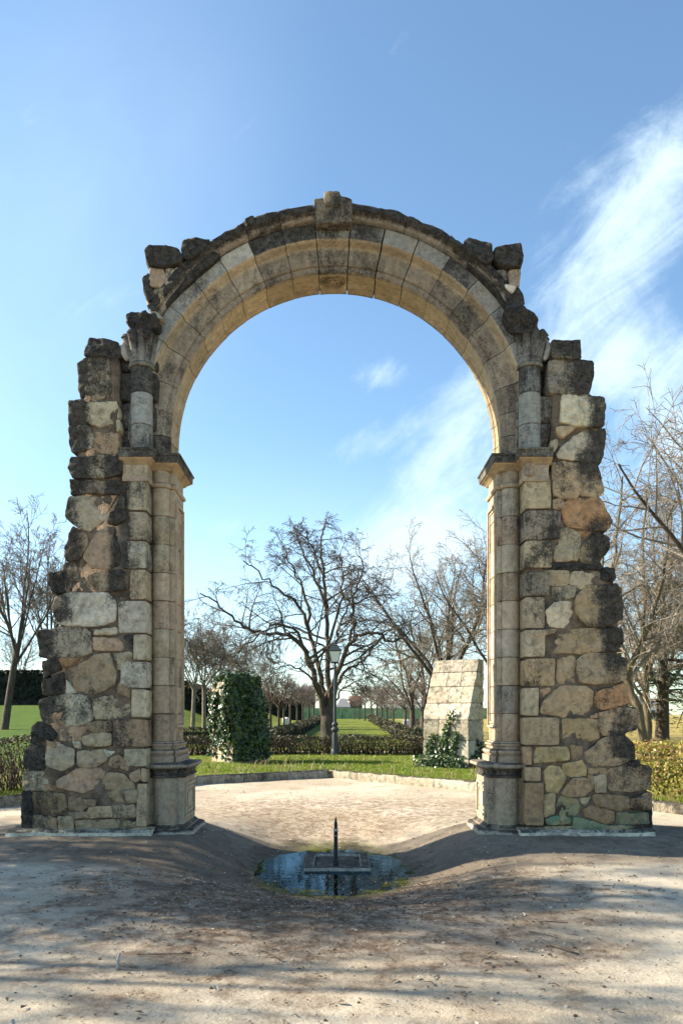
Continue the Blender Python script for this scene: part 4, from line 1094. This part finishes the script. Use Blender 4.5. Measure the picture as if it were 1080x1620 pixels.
def limb(pts, r0, r1, lvl, P, mbs, t0=.25, jitter=.06):
    """a guided limb through given points, then twigs grown from it"""
    Q = []
    for i in range(len(pts) - 1):
        for k in range(4):
            t = k / 4.; a = pts[max(0, i - 1)]; b = pts[i]; c = pts[i + 1]; e = pts[min(len(pts) - 1, i + 2)]
            Q.append(.5 * ((2 * b) + (c - a) * t + (2 * a - 5 * b + 4 * c - e) * t * t + (3 * b - a - 3 * c + e) * t ** 3) + rv(jitter if i + k else 0))
    Q.append(pts[-1]); n = len(Q); rad = [r0 + (r1 - r0) * (k / (n - 1)) ** .8 for k in range(n)]
    mbs[0].tube(Q, rad, 8 if r0 > .1 else 6, cap=False)
    L = sum((Q[i + 1] - Q[i]).length for i in range(n - 1))
    kids_on(Q, rad, lvl, P, mbs, L, t0)
def tree(name, label, fn, seed, loc, bark, twig, group=None, rz=0, sc=1., cat='tree'):
    random.seed(seed); mbs = (MB(), MB()); fn(mbs)
    t = thing(name, label, cat, (0, 0, 0), group)
    mbs[0].build('trunk', M[bark], t, True, None, False); mbs[1].build('crown', M[twig], t, True, None, False)
    t.location = loc; t.rotation_euler.z = rz; t.scale = (sc, sc, sc)
    return t
def again(t, label, loc, rz, sc, group=None):
    c = copy_tree(t); c['label'] = label; c.location = loc; c.rotation_euler.z = rz
    c.scale = sc if isinstance(sc, tuple) else (sc, sc, sc)
    if group: c['group'] = group
    elif 'group' in c: del c['group']
    return c

# --- the big arching tree seen through the arch, limb by limb
YT = 36.
def tp(u, v, dy=0.): return Vector((wx(u, YT) - wx(519, YT), dy, wz(v, YT) - .1))
PM = dict(kids=[0, 13, 9, 6, 0], ang=[(0, 0), (50, 14), (46, 14), (42, 14), (40, 10)], ratio=[.4, .38, .50, .55, .5], wig=[.1, .12, .12, .10, .10], trop=[0, .03, -.03, -.13, -.2], start=[.2, .2, .15, .15, .2], max=4, seg=.28, rmin=.0105, trunk_lvl=1)
def main_tree(mbs):
    b = tp(519, 1183)
    mbs[0].tube([b + Vector((0, 0, -.3)), b + Vector((.02, 0, .15)), tp(519, 1160), tp(518, 1143), tp(518, 1128), tp(518, 1116), tp(518, 1106)], [.52, .40, .33, .31, .29, .20, .02], 12)
    LB = [([(515, 1132, 0), (505, 1095, -.3), (496, 1055, -.5), (482, 1018, -.8), (456, 999, -1.1), (422, 998, -1.3), (396, 984, -1.4), (368, 958, -1.5), (340, 936, -1.6)], .24, .03),
          ([(496, 1055, -.5), (480, 1005, -1.2), (455, 985, -1.8), (430, 1000, -2.3), (400, 1030, -2.6), (385, 1052, -2.7)], .13, .02),
          ([(516, 1128, .1), (511, 1080, .3), (500, 1030, .5), (490, 985, .6), (474, 940, .4), (450, 924, .3), (424, 900, .2), (394, 872, .1)], .20, .025),
          ([(490, 985, .6), (485, 930, 1.), (470, 890, 1.3), (455, 855, 1.5), (447, 828, 1.6)], .12, .02),
          ([(519, 1125, 0), (519, 1070, 0), (518, 1010, .1), (516, 950, -.1), (514, 890, 0), (508, 845, .1), (515, 803, .1)], .22, .022),
          ([(517, 960, -.1), (502, 905, -.5), (483, 862, -.7), (471, 826, -.8)], .12, .02), ([(514, 900, 0), (499, 860, .6), (489, 830, .9), (485, 815, 1)], .09, .02),
          ([(521, 1125, 0), (528, 1075, -.4), (543, 1030, -.7), (560, 1000, -.9), (590, 997, -1.1), (603, 1011, -1.2), (620, 1008, -1.3), (634, 994, -1.3)], .20, .03),
          ([(522, 1122, .2), (532, 1080, .7), (548, 1050, 1.2), (572, 1034, 1.6), (588, 1012, 1.9), (606, 985, 2.1), (628, 962, 2.2)], .15, .02),
          ([(545, 1026, -.7), (554, 990, -.5), (556, 950, -.3), (562, 915, -.2), (570, 885, -.1), (560, 862, 0)], .12, .02),
          ([(519, 1050, 0), (530, 1000, 1), (545, 950, 1.5), (575, 925, 1.8), (598, 920, 2)], .12, .02), ([(518, 1010, .1), (533, 960, -1.2), (540, 915, -1.6), (537, 880, -1.8)], .11, .02),
          ([(524, 1110, .3), (540, 1085, 1.6), (560, 1070, 2.4), (580, 1068, 2.9)], .09, .015), ([(508, 1100, -.2), (492, 1068, -2), (470, 1055, -3), (450, 1062, -3.6)], .10, .015)]
    for (L, a, c) in LB: limb([tp(*q) for q in L], a * .70, c, 1, PM, mbs, .22, .05)
tree('bare_tree', 'large dark leafless tree with arching limbs behind the street lamp', main_tree, 101, (wx(519, YT), YT, .10), 'bark_dark', 'twig_dark').scale = (1.08, 1., .955)

# --- generic bare trees
def generic(h, fork, r, spread, P, lean=(0, 0), nl=6):
    def f(mbs):
        top = Vector((lean[0], lean[1], h * .62)); pts = [Vector((0, 0, -.25)), Vector((0, 0, .1)), Vector((lean[0] * .25, lean[1] * .25, fork * .55)), Vector((lean[0] * .5, lean[1] * .5, fork))]
        mbs[0].tube(pts, [r * 1.35, r * 1.1, r * .92, r * .88], 9, cap=False)
        p = pts[-1]
        for k in range(nl):
            g = 2 * math.pi * (k + random.uniform(-.3, .3)) / nl; a = spread * random.uniform(.5, 1.15) if k else .12
            d = Vector((math.sin(a) * math.cos(g), math.sin(a) * math.sin(g), math.cos(a))) + Vector((lean[0], lean[1], 0)) * .05
            grow(p - Vector((0, 0, fork * .22 * random.random())), d.normalized(), (h - fork) * random.uniform(.75, 1.05), r * random.uniform(.34, .56), 1, P, mbs)
    return f
PA = dict(kids=[0, 11, 9, 7, 0], ang=[(0, 0), (40, 12), (42, 12), (40, 12), (40, 10)], ratio=[.5, .48, .46, .5, .5], wig=[.05, .08, .10, .10, .1], trop=[0, .06, .05, .02, 0], start=[.3, .22, .2, .15, .2], max=4, seg=.5, rmin=.011, trunk_lvl=1)
PB = dict(PA, kids=[0, 11, 9, 6, 0], trop=[0, .03, .02, -.02, -.05], ang=[(0, 0), (52, 14), (50, 14), (45, 12), (40, 10)], ratio=[.5, .52, .5, .5, .5], wig=[.05, .11, .12, .10, .1])
PS = dict(PA, kids=[0, 9, 7, 4, 0], seg=.35, rmin=.012, ratio=[.5, .45, .45, .5, .5], trop=[0, .03, .01, -.02, 0])
PW = dict(PA, kids=[0, 16, 11, 8, 0], trop=[0, .05, -.02, -.22, -.3], ang=[(0, 0), (42, 12), (48, 14), (45, 14), (40, 10)], ratio=[.5, .42, .48, .62, .5], rmin=.0055, seg=.3, wig=[.05, .08, .1, .08, .1])
GL = 'bare trees standing on the lawns beyond the arch'
tl = tree('bare_tree', 'tall bare tree with a leaning trunk at the left edge', generic(11.6, 4.6, .19, .46, PA, (1.4, 0), 7), 111, (wx(8, 40), 40, lawn_z(wx(8, 40), 40)), 'bark_dark', 'twig_red', GL)
again(tl, 'tall bare tree close behind the stepped left wall, right of the leaning one', (wx(84, 44), 44, lawn_z(wx(84, 44), 44)), 2.2, .92, GL)
again(tl, 'faint bare tree beyond the dark clipped hedge at the left edge', (wx(40, 78), 78, 1.8), 4.0, .78, GL)
tm = tree('bare_tree', 'slim bare tree nearest the left pier, seen through the arch', generic(7.4, 2.9, .13, .55, PB, (.2, 0), 6), 113, (wx(305, 47), 47, lawn_z(wx(305, 47), 47)), 'bark_pale', 'twig_grey', GL)
again(tm, 'slim bare tree midway between the left pier and the ivy clad buttress', (wx(323, 48), 48, lawn_z(wx(323, 48), 48)), 1.9, (1.0, 1.0, 1.06), GL)
again(tm, 'slim bare tree rising just left of the ivy clad buttress', (wx(340.5, 49), 49, lawn_z(wx(340.5, 49), 49)), 3.6, 1.02, GL)
again(tm, 'bare tree whose crown spreads above the ivy clad buttress', (wx(376, 54), 54, lawn_z(wx(376, 54), 54)), 5.1, 1.0, GL)
again(tm, 'distant bare tree whose crown shows right of the ivy clad buttress', (wx(408, 66), 66, lawn_z(wx(408, 66), 66)), .8, 1.0, GL)
tb = tree('bare_tree', 'big spreading bare tree rising behind the pale stone buttress', generic(11.6, 3.2, .26, .70, PB, (-1.2, 0), 8), 115, (wx(722, 42), 42, .1), 'bark_dark', 'twig_tan', GL)
again(tb, 'big bare tree leaning in beside the right pier, seen through the arch', (wx(778, 38), 38, .1), 2.5, (.92, .92, 1.0), GL)
again(tb, 'large hazy bare tree between the arching tree and the pale buttress', (wx(668, 58), 58, .1), 4.2, .92, GL)
again(tb, 'wide bare tree behind the right rubble wall', (wx(860, 46), 46, .1), 5.4, 1.05, GL)
tr = tree('bare_tree', 'forked bare tree on the lawn left of the pale buttress', generic(6.6, 2.0, .17, .62, PB, (0, 0), 5), 117, (wx(652, 46), 46, .1), 'bark_dark', 'twig_grey', GL)
# rows of small trees either side of the far lawn
GR = 'small bare trees in rows beside the far lawn'
ts = tree('small_bare_tree', 'nearest small twiggy tree of the row left of the big arching tree', generic(4.7, 1.9, .10, .78, PS, (0, 0), 7), 119, (wx(428, 56), 56, .4), 'bark_dark', 'twig_red', GR)
row_l = [(441, 60), (449, 66), (459, 71), (470, 78), (479, 86), (488, 95), (496, 104)]
for k, (u, y) in enumerate(row_l):
    again(ts, '%s small twiggy tree from the near end of the row left of the lamp' % ['second', 'third', 'fourth', 'fifth', 'sixth', 'seventh', 'eighth'][k], (wx(u, y), y, lawn_z(wx(u, y), y)), k * 1.3 + .5, random.uniform(.95, 1.15), GR)
row_r = [(668, 52), (641, 57), (622, 62), (612, 67), (604, 73), (596, 80), (587, 88), (577, 97), (568, 106), (560, 112)]
for k, (u, y) in enumerate(row_r):
    again(ts, '%s small twiggy tree from the near end of the row right of the lamp' % ['first', 'second', 'third', 'fourth', 'fifth', 'sixth', 'seventh', 'eighth', 'ninth', 'tenth'][k], (wx(u, y), y, lawn_z(wx(u, y), y)), k * 1.7, random.uniform(.85, 1.1), GR)
# right of the arch
def weeping(mbs):
    limb([Vector((.1, 0, -.2)), Vector((.05, 0, .8)), Vector((-.1, 0, 1.7)), Vector((-.45, 0, 2.6)), Vector((-.75, .1, 3.6)), Vector((-.9, .1, 5.0)), Vector((-.6, .1, 6.6)), Vector((-.5, 0, 8.4))], .19, .025, 1, PW, mbs, .28, .04)
    limb([Vector((-.4, 0, 2.5)), Vector((-.1, -.2, 3.4)), Vector((.35, -.3, 4.6)), Vector((.6, -.3, 6.0)), Vector((.9, -.3, 7.6))], .10, .02, 1, PW, mbs, .1, .04)
    limb([Vector((-.6, 0, 3.1)), Vector((-1.1, -.4, 4.0)), Vector((-1.3, -.5, 5.2)), Vector((-1.25, -.6, 6.8))], .08, .02, 1, PW, mbs, .1, .04)
tw = tree('weeping_tree', 'slender yellowish tree with drooping twigs close to the right rubble wall', weeping, 121, (wx(1011, 22), 22, .1), 'bark_lichen', 'twig_tan', GL)
again(tw, 'grey drooping tree right behind the slender yellowish one', (wx(1021, 25), 25, .1), 1.2, (.9, .9, 1.05), GL)
again(tw, 'drooping tree at the right edge in front of the cedar', (wx(1092, 24), 24, .1), 3.9, (1.1, 1.1, 1.1), GL)
th = tree('bare_tree', 'bare tree reaching its branches in from the right edge high up', generic(10.2, 3.0, .19, .72, dict(PB, rmin=.008, trop=[0, .02, -.02, -.08, -.12]), (-1.0, 0), 9), 123, (11.2, 19, .1), 'bark_dark', 'twig_grey', GL)
th.scale = (1., 1., 1.16)
again(tb, 'wide bare tree far back at the right edge', (wx(1050, 52), 52, .1), 1.1, .95, GL)
# cedars
M['needles'] = leafy('cedar_needles', (.018, .042, .014), (.055, .10, .03), .55, 1, .15, (.10, .13, .04))
def cedar(name, label, seed, loc, h, group, tw_=.26):
    random.seed(seed); t = thing(name, label, 'cedar', (0, 0, 0), group); tk = MB(); cr = MB()
    tk.tube([Vector((0, 0, -.2)), Vector((0, 0, .3)), Vector((.05, 0, h * .4)), Vector((0, 0, h))], [tw_ * 1.3, tw_, tw_ * .7, .03], 10)
    z = 1.5
    while z < h:
        for _ in range(4):
            a = random.uniform(0, 6.283); L = (2.9 * (1 - (z / h) ** 1.4) + .4) * random.uniform(.6, 1.1); d = Vector((math.cos(a), math.sin(a), random.uniform(-.12, .2)))
            pts = [Vector((0, 0, z)) + d * L * k / 5 + Vector((0, 0, -.35 * L * (k / 5.) ** 2 * .6)) for k in range(6)]
            tk.tube(pts, [.05 * (1 - .8 * k / 5) for k in range(6)], 4)
            for k in range(int(L * 75)):
                q = random.uniform(.25, 1.); p = pts[min(4, int(q * 5))].lerp(pts[min(5, int(q * 5) + 1)], q * 5 - int(q * 5)); s = .55 * L * .45 * (1.1 - .5 * q)
                p = p + Vector((random.gauss(0, s * .6), random.gauss(0, s * .6), random.gauss(-.03, .07)))
                g = random.uniform(0, 6.283); u = Vector((math.cos(g), math.sin(g), random.uniform(-.35, .25))); v = Vector((-u.y, u.x, random.uniform(-.4, .4))); sz = random.uniform(.05, .12); c = (0, 0, 0, random.random() ** 1.5)
                cr.face([cr.vert(p + u * sz, c), cr.vert(p + v * sz * .35, c), cr.vert(p - u * sz, c), cr.vert(p - v * sz * .35, c)])
        z += random.uniform(.28, .5)
    tk.build('trunk', M['bark_dark'], t, True, None, False); cr.build('foliage', M['needles'], t, False, None, False); t.location = loc
    return t
GC = 'dark cedars at the right edge'
cd = cedar('cedar_tree', 'dark green cedar with a stout trunk behind the right hedge', 131, (wx(1046, 27), 27, .1), 6.2, GC)
again(cd, 'dark green cedar cut by the right edge, taller than its neighbour', (wx(1098, 31), 31, .1), 2.1, (1.15, 1.15, 1.5), GC)
# off to the left, casting the striped shade on the earth
GO = 'trees just outside the left edge'
PX = dict(PA, kids=[0, 8, 6, 4, 0], rmin=.010, trop=[0, .04, .02, 0, 0])
tx = tree('bare_tree', 'small bare tree outside the left edge whose shade crosses the nearest earth', generic(8.6, 2.7, .16, .66, PX, (.4, 0), 6), 127, (-10.6, 5.9, -.05), 'bark_dark', 'twig_grey', GO)
again(th, 'spreading bare tree outside the left edge whose shade stripes the near earth', (-12.0, 9.2, -.05), 1.0, (.9, .6, .9), GO)
again(tl, 'tall bare tree outside the left edge whose shade lies before the left wall', (-14.5, 9.9, -.05), 2.0, (1.15, .8, .95), GO)
again(cd, 'dark cedar outside the left edge shading the earth before the left wall', (-10.2, 8.9, -.05), 1.0, (1.0, .72, 1.5), GO)
again(tx, 'forked bare tree outside the left edge whose shade reaches the near right earth', (-13.0, 8.0, -.05), 2.0, (1.1, .8, 1.15), GO)

# ------------------------------------------------------------------ hedges
M['hedge_brown'] = leafy('brown_hedge_leaf', (.024, .026, .010), (.06, .066, .020), .6, 1, .1, (.12, .085, .045))
M['hedge_gold'] = leafy('golden_hedge_leaf', (.17, .185, .03), (.40, .30, .07), .5, 1, .3, (.34, .19, .09))
M['hedge_dark'] = leafy('dark_hedge_leaf', (.006, .012, .006), (.016, .028, .011), .6, 1, .08)
def hedge(name, label, P, w, h, n, leaf, mat, group=None, twigs=400, z_of=lawn_z, bare=.0, top_noise=.06, core=0.):
    mid = P[len(P) // 2]; t = thing(name, label, 'hedge', (mid[0], mid[1], z_of(*mid)), group)
    lv = MB(); tg = MB(); L = [0.]
    for a, b in zip(P, P[1:]): L.append(L[-1] + math.hypot(b[0] - a[0], b[1] - a[1]))
    def at(s):
        for i in range(len(P) - 1):
            if s <= L[i + 1] or i == len(P) - 2:
                q = (s - L[i]) / (L[i + 1] - L[i]); a, b = P[i], P[i + 1]; tx, ty = (b[0] - a[0]) / (L[i + 1] - L[i]), (b[1] - a[1]) / (L[i + 1] - L[i])
                return a[0] + (b[0] - a[0]) * q, a[1] + (b[1] - a[1]) * q, -ty, tx
    for _ in range(n):
        s = random.uniform(0, L[-1]); x, y, nx_, ny_ = at(s); k = random.random()
        hh = h * (1 + top_noise * 2 * NV(Vector((s * .9, 3, 1)))); ww = w * (1 + .25 * NV(Vector((s * 1.3, 8, 1))))
        if k < .36: d = random.uniform(-.5, .5) * ww; z = hh - abs(random.gauss(0, .05)) + random.random() * top_noise
        elif k < .88: d = (.5 if random.random() < .35 else -.5) * ww * random.uniform(.72, 1.08); z = hh * random.random() ** .75
        else: d = random.uniform(-.45, .45) * ww; z = hh * random.random()
        if z < hh * .6 and random.random() < bare + bare * NV(Vector((s * 1.6, z * 3, 0))): continue
        p = Vector((x + nx_ * d, y + ny_ * d, z_of(x, y) + z)); v1 = rv(1).normalized(); v2 = v1.cross(rv(1)).normalized(); l = leaf * random.uniform(.6, 1.25); c = (0, 0, 0, random.random())
        lv.face([lv.vert(p + v1 * l, c), lv.vert(p + v2 * l * .55, c), lv.vert(p - v1 * l, c), lv.vert(p - v2 * l * .55, c)])
    for _ in range(twigs):
        s = random.uniform(0, L[-1]); x, y, nx_, ny_ = at(s); d = random.uniform(-.4, .4) * w; z0 = z_of(x, y); e = rv(.18)
        p0 = Vector((x + nx_ * d * .6, y + ny_ * d * .6, z0 - .03)); p2 = Vector((x + nx_ * d + e.x, y + ny_ * d + e.y, z0 + h * random.uniform(.6, 1.02)))
        tg.tube([p0, p0.lerp(p2, .5) + rv(.05), p2], [.014, .010, .004], 3, cap=False)
    if core > 0:
        k_ = MB(); rings = []
        for i in range(41):
            x, y, nx_, ny_ = at(L[-1] * i / 40); z0 = z_of(x, y); a = .30 * w
            rings.append([(x - nx_ * a, y - ny_ * a, z0 - .1), (x - nx_ * a, y - ny_ * a, z0 + h * core), (x + nx_ * a, y + ny_ * a, z0 + h * core), (x + nx_ * a, y + ny_ * a, z0 - .1)])
        k_.loft(rings, [(.02, .02, .01, .1)] * 41); k_.build('inner_growth', M[mat], t, False)
    lv.build('leaves', M[mat], t, False, None, False)
    if twigs: tg.build('twigs', M['twig'], t, True, None, False)
    return t
random.seed(141)
HG = 'low hedges in the garden'
hedge('low_hedge', 'low leafless brown hedge crossing behind the street lamp', [(-11, 27.6), (-3, 28.4), (3.6, 28.4)], .55, .66, 10000, .045, 'hedge_brown', HG, 1500, lawn_z, .42)
hedge('low_hedge', 'brown clipped hedge in front of the slim trees left of the ivy clad buttress', [(-13, 38), (-5.0, 38)], .8, .75, 4200, .06, 'hedge_brown', HG, 0, lawn_z, 0, .06, .8)
hedge('low_hedge', 'long brown hedge receding along the left side of the far lawn', [(-3.3, 34), (-1.7, 92)], .9, .75, 9000, .075, 'hedge_brown', HG, 0, lawn_z, 0, .06, .8)
hedge('low_hedge', 'long brown hedge receding along the right side of the far lawn', [(4.1, 31), (4.3, 92)], .8, .75, 9000, .075, 'hedge_brown', HG, 0, lawn_z, 0, .06, .8)
hedge('low_hedge', 'short brown hedge beyond the path left of the pale buttress', [(7.0, 44), (7.2, 70)], .9, .75, 3000, .07, 'hedge_brown', HG, 0, lawn_z, 0, .06, .8)
hedge('low_hedge', 'sparse dark hedge with dry foot at the left edge beside the left wall', [(-10.5, 11.2), (-7.2, 13.9), (-5.0, 17.2)], .7, .98, 9000, .032, 'hedge_brown', HG, 700, lawn_z, .35)
hedge('golden_hedge', 'golden leafy hedge at the right edge beside the right wall', [(4.6, 16.6), (5.9, 14.6), (7.6, 12.2), (9.2, 9.8)], 1.25, .86, 15000, .036, 'hedge_gold', HG, 500, lawn_z, .05, .12, .72)
hedge('clipped_hedge', 'tall dark clipped hedge on the bank at the left edge', [(-32, 58), (-19, 58)], 1.6, 2.6, 9000, .12, 'hedge_dark', 'tall dark hedges on the bank', 0, lawn_z, 0, .01, .93)
hedge('clipped_hedge', 'tall dark clipped hedge behind the slim trees beside the left pier', [(-18.8, 58), (-8.0, 58)], 1.6, 2.1, 8000, .12, 'hedge_dark', 'tall dark hedges on the bank', 0, lawn_z, 0, .01, .93)
hedge('clipped_hedge', 'dark hedge far behind the row of small trees left of the arching tree', [(-9.5, 101), (-4.4, 101)], 1.6, 2.7, 3000, .15, 'hedge_dark', 'tall dark hedges on the bank', 0, lawn_z, 0, .01, .93)

# ------------------------------------------------------------------ far fence, houses, bins
M['fence'] = flat_mat('green_mesh', (.19, .28, .15), .8, 1.5, .3, 0)
M['post'] = flat_mat('green_post', (.06, .11, .06), .7, 5, .2, 0)
fn_ = thing('green_fence', 'long green mesh fence across the far end of the lawn', 'fence', (2, 116, .1))
x = -14.
while x < 36:
    q = MB(); q.tube([(x, 116, .6), (x, 116, 2.65)], [.05, .05], 6); q.build('post', M['post'], fn_)
    q = MB(); n = 8
    q.loft([[(x + .06 + 2.38 * k / n, 116 + .05 + .03 * math.sin(k * 2.1), z) for k in range(n + 1)] + [(x + .06 + 2.38 * k / n, 116.09 + .03 * math.sin(k * 2.1), z) for k in range(n, -1, -1)] for z in (.90, 2.55)], [(.1, .2, .1, 0)] * 2)
    q.build('panel', M['fence'], fn_); x += 2.5
M['wall_white'] = flat_mat('white_render', (.68, .67, .64), .85, 1, .08, 0); M['wall_brick'] = flat_mat('brown_brick', (.22, .15, .11), .9, 3, .2, 0)
M['roof'] = flat_mat('grey_roof', (.16, .16, .17), .8, 2, .2, 0); M['roof_red'] = flat_mat('red_roof', (.30, .13, .09), .85, 2, .2, 0); M['pane'] = flat_mat('window_dark', (.04, .05, .06), .2, 2, .2, 0)
def house(label, x0, x1, y, d, h, rh, wm, rm, nw, rows=1, name='house'):
    t = thing(name, label, 'house', ((x0 + x1) / 2, y, 0)); q = MB(); q.box(x0, x1, y, y + d, -.2, h); q.build('wall', M[wm], t)
    q = MB(); e = .35; z = h + .004
    q.loft([[(x0 - e, y - e, z), (x1 + e, y - e, z), (x1 + e, y + d + e, z), (x0 - e, y + d + e, z)], [(x0 - e, y - e, z + .15), (x1 + e, y - e, z + .15), (x1 + e, y + d + e, z + .15), (x0 - e, y + d + e, z + .15)],
            [(x0 + rh * .3, y + d * .45, z + rh), (x1 - rh * .3, y + d * .45, z + rh), (x1 - rh * .3, y + d * .55, z + rh), (x0 + rh * .3, y + d * .55, z + rh)]], [(.2, .2, .2, 0)] * 3)
    q.build('roof', M[rm], t)
    for r in range(rows):
        for k in range(nw):
            xc = x0 + (x1 - x0) * (k + .5) / nw; zc = h * (r + .55) / rows; q = MB(); q.box(xc - .5, xc + .5, y - .05, y + .1, zc - .6, zc + .6); q.build('window', M['pane'], t)
house('brown block with a dark hipped top behind the small trees left of the lamp', wx(473, 170), wx(497, 170), 170, 9, 6.6, 1.6, 'wall_brick', 'roof', 2, 2)
house('white house with a grey roof just right of the lamp post', wx(534, 150), wx(552, 150), 150, 8, 2.9, 1.9, 'wall_white', 'roof', 2)
house('brown building right of the white house beyond the fence', wx(553, 160), wx(573, 160), 160, 8, 4.6, 1.0, 'wall_brick', 'roof_red', 2, 2)
house('long pale low building behind the right row of small trees', wx(596, 200), wx(690, 200), 200, 14, 4.4, .8, 'wall_white', 'roof', 9)
house('white house half hidden by the tall left hedge row', wx(440, 190), wx(470, 190), 190, 9, 3.4, 1.8, 'wall_white', 'roof_red', 3)
house('grey roofed white house far behind the cedars at the right', wx(985, 120), wx(1040, 120), 120, 9, 3.0, 1.6, 'wall_white', 'roof', 3)
def litter_bin(label, x, y):
    t = thing('litter_bin', label, 'litter bin', (x, y, lawn_z(x, y)), 'white bins by the far lawn'); z = lawn_z(x, y); q = MB()
    q.lathe(x, y, [(.26, z - .05), (.27, z), (.31, z + .72), (.30, z + .75)], 14); q.build('body', M['wall_white'], t, True, 40)
    q = MB(); q.lathe(x, y, [(.33, z + .752), (.34, z + .80), (.22, z + .90), (.02, z + .92)], 14); q.build('lid', M['wall_white'], t, True, 40)
litter_bin('small white bin beside the left hedge of the far lawn', wx(452, 70), 70); litter_bin('small white bin beyond the path left of the pale buttress', wx(643, 62), 62)
# ------------------------------------------------------------------ sun, sky, camera
SUN_EL, SUN_FI = R(31), R(9)                     # light travels to +X and a little towards the viewer
ld = Vector((math.cos(SUN_FI) * math.cos(SUN_EL), -math.sin(SUN_FI) * math.cos(SUN_EL), -math.sin(SUN_EL)))
sl_ = bpy.data.lights.new('sun', 'SUN'); sl_.energy = 5.0; sl_.angle = R(.55); sl_.color = (1., .88, .70)
so = bpy.data.objects.new('sun', sl_); COL.objects.link(so); so.rotation_euler = ld.to_track_quat('-Z', 'Y').to_euler(); so.location = (-20, 10, 20)
W_ = bpy.data.worlds.new('World'); scene.world = W_; W_.use_nodes = True
t = W_.node_tree; bg = t.nodes['Background']
class WN(NT):
    def __init__(s): s.t = t
N = WN()
sky = t.nodes.new('ShaderNodeTexSky'); sky.sky_type = 'NISHITA'; sky.sun_disc = False; sky.sun_elevation = SUN_EL
sky.sun_rotation = math.atan2(-ld.x, -ld.y); sky.air_density = 1.0; sky.dust_density = 1.0; sky.ozone_density = 1.6; sky.altitude = 700
tc = t.nodes.new('ShaderNodeTexCoord'); sp = N.n('ShaderNodeSeparateXYZ'); N.l(tc.outputs['Generated'], sp.inputs[0])
yy = N.math('MAXIMUM', sp.outputs[1], .05); qx = N.math('DIVIDE', sp.outputs[0], yy); qz = N.math('DIVIDE', sp.outputs[2], yy)
cv = N.n('ShaderNodeCombineXYZ'); N.l(qx, cv.inputs[0]); N.l(qz, cv.inputs[1])
def lobe(u, v, ang, ru, rw, gain):
    cx, cz = (u - 531) / 1200., (1130 - v) / 1200.; c, s = math.cos(R(ang)), math.sin(R(ang))
    dx = N.math('SUBTRACT', qx, cx); dz = N.math('SUBTRACT', qz, cz)
    a = N.math('DIVIDE', N.math('ADD', N.math('MULTIPLY', dx, c), N.math('MULTIPLY', dz, s)), ru / 1200.)
    b = N.math('DIVIDE', N.math('SUBTRACT', N.math('MULTIPLY', dz, c), N.math('MULTIPLY', dx, s)), rw / 1200.)
    r = N.math('SQRT', N.math('ADD', N.math('MULTIPLY', a, a), N.math('MULTIPLY', b, b)))
    return N.rng(r, 1., 0., 0., gain)
tot = None
for L in [(955, 420, 50, 360, 165, .98), (1050, 260, 50, 260, 120, .80), (1010, 560, 15, 260, 130, .85), (700, 800, 28, 310, 140, 1.05), (660, 880, 15, 230, 95, .9), (745, 645, 40, 220, 90, .85), (590, 592, 8, 150, 44, .6),
          (570, 700, 20, 180, 40, .42), (350, 835, 10, 170, 34, .42), (1080, 700, 0, 280, 230, .85), (140, 480, 10, 190, 40, .28), (900, 300, 40, 170, 40, .4), (480, 930, 0, 420, 150, .35)]:
    l = lobe(*L); tot = l if tot is None else N.math('ADD', tot, l)
rot = N.n('ShaderNodeMapping'); rot.inputs['Rotation'].default_value = (0, 0, R(-42)); rot.inputs['Scale'].default_value = (1, 1, 1); N.l(cv.outputs[0], rot.inputs['Vector'])
st = N.scaled(rot.outputs[0], 2.6, 8.0, 1)
n1 = N.noise(st, 1.7, 12, .66, .8); n2 = N.noise(cv.outputs[0], 13, 9, .68, .3)
nn = N.math('ADD', N.math('MULTIPLY', n1, .62), N.math('MULTIPLY', n2, .38))
dens = N.math('SUBTRACT', N.math('MULTIPLY', tot, 1.15), N.math('MULTIPLY', N.math('SUBTRACT', .68, nn), 3.5))
dens = N.math('MULTIPLY', N.rng(dens, -.35, 1.15), N.rng(sp.outputs[1], .03, .2))
veil = N.math('ADD', lobe(60, 420, 60, 760, 400, .24), lobe(430, 1000, 0, 900, 330, .34))
veil = N.math('MULTIPLY', veil, N.rng(N.noise(cv.outputs[0], 2.6, 6, .6, .4), .25, .7, .55, 1.))
clr = N.mix(veil, sky.outputs[0], (4.0, 4.6, 5.4))
cl = N.mix(N.math('MULTIPLY', dens, .92), clr, (3.7, 4.1, 4.7))
hs = N.n('ShaderNodeHueSaturation', Saturation=1.02); N.l(N.mix(1., cl, (.96, 1.06, 1.03), 'MULTIPLY'), hs.inputs['Color'])
N.l(hs.outputs[0], bg.inputs['Color']); bg.inputs['Strength'].default_value = .095

cam = bpy.data.cameras.new('camera'); co_ = bpy.data.objects.new('camera', cam); COL.objects.link(co_)
co_.location = (0, 0, 1.6); co_.rotation_euler = (R(90), 0, 0)
cam.sensor_fit = 'VERTICAL'; cam.sensor_height = 36; cam.sensor_width = 24; cam.lens = 36 * 1200 / 1620.
cam.shift_x = 9 / 1620.; cam.shift_y = 320 / 1620.
cam.clip_start = .1; cam.clip_end = 5000
cam.dof.use_dof = True; cam.dof.focus_distance = 10.3; cam.dof.aperture_fstop = 4.0
scene.camera = co_
scene.view_settings.view_transform = 'Standard'; scene.view_settings.look = 'None'; scene.view_settings.exposure = 1.56; scene.view_settings.gamma = 1
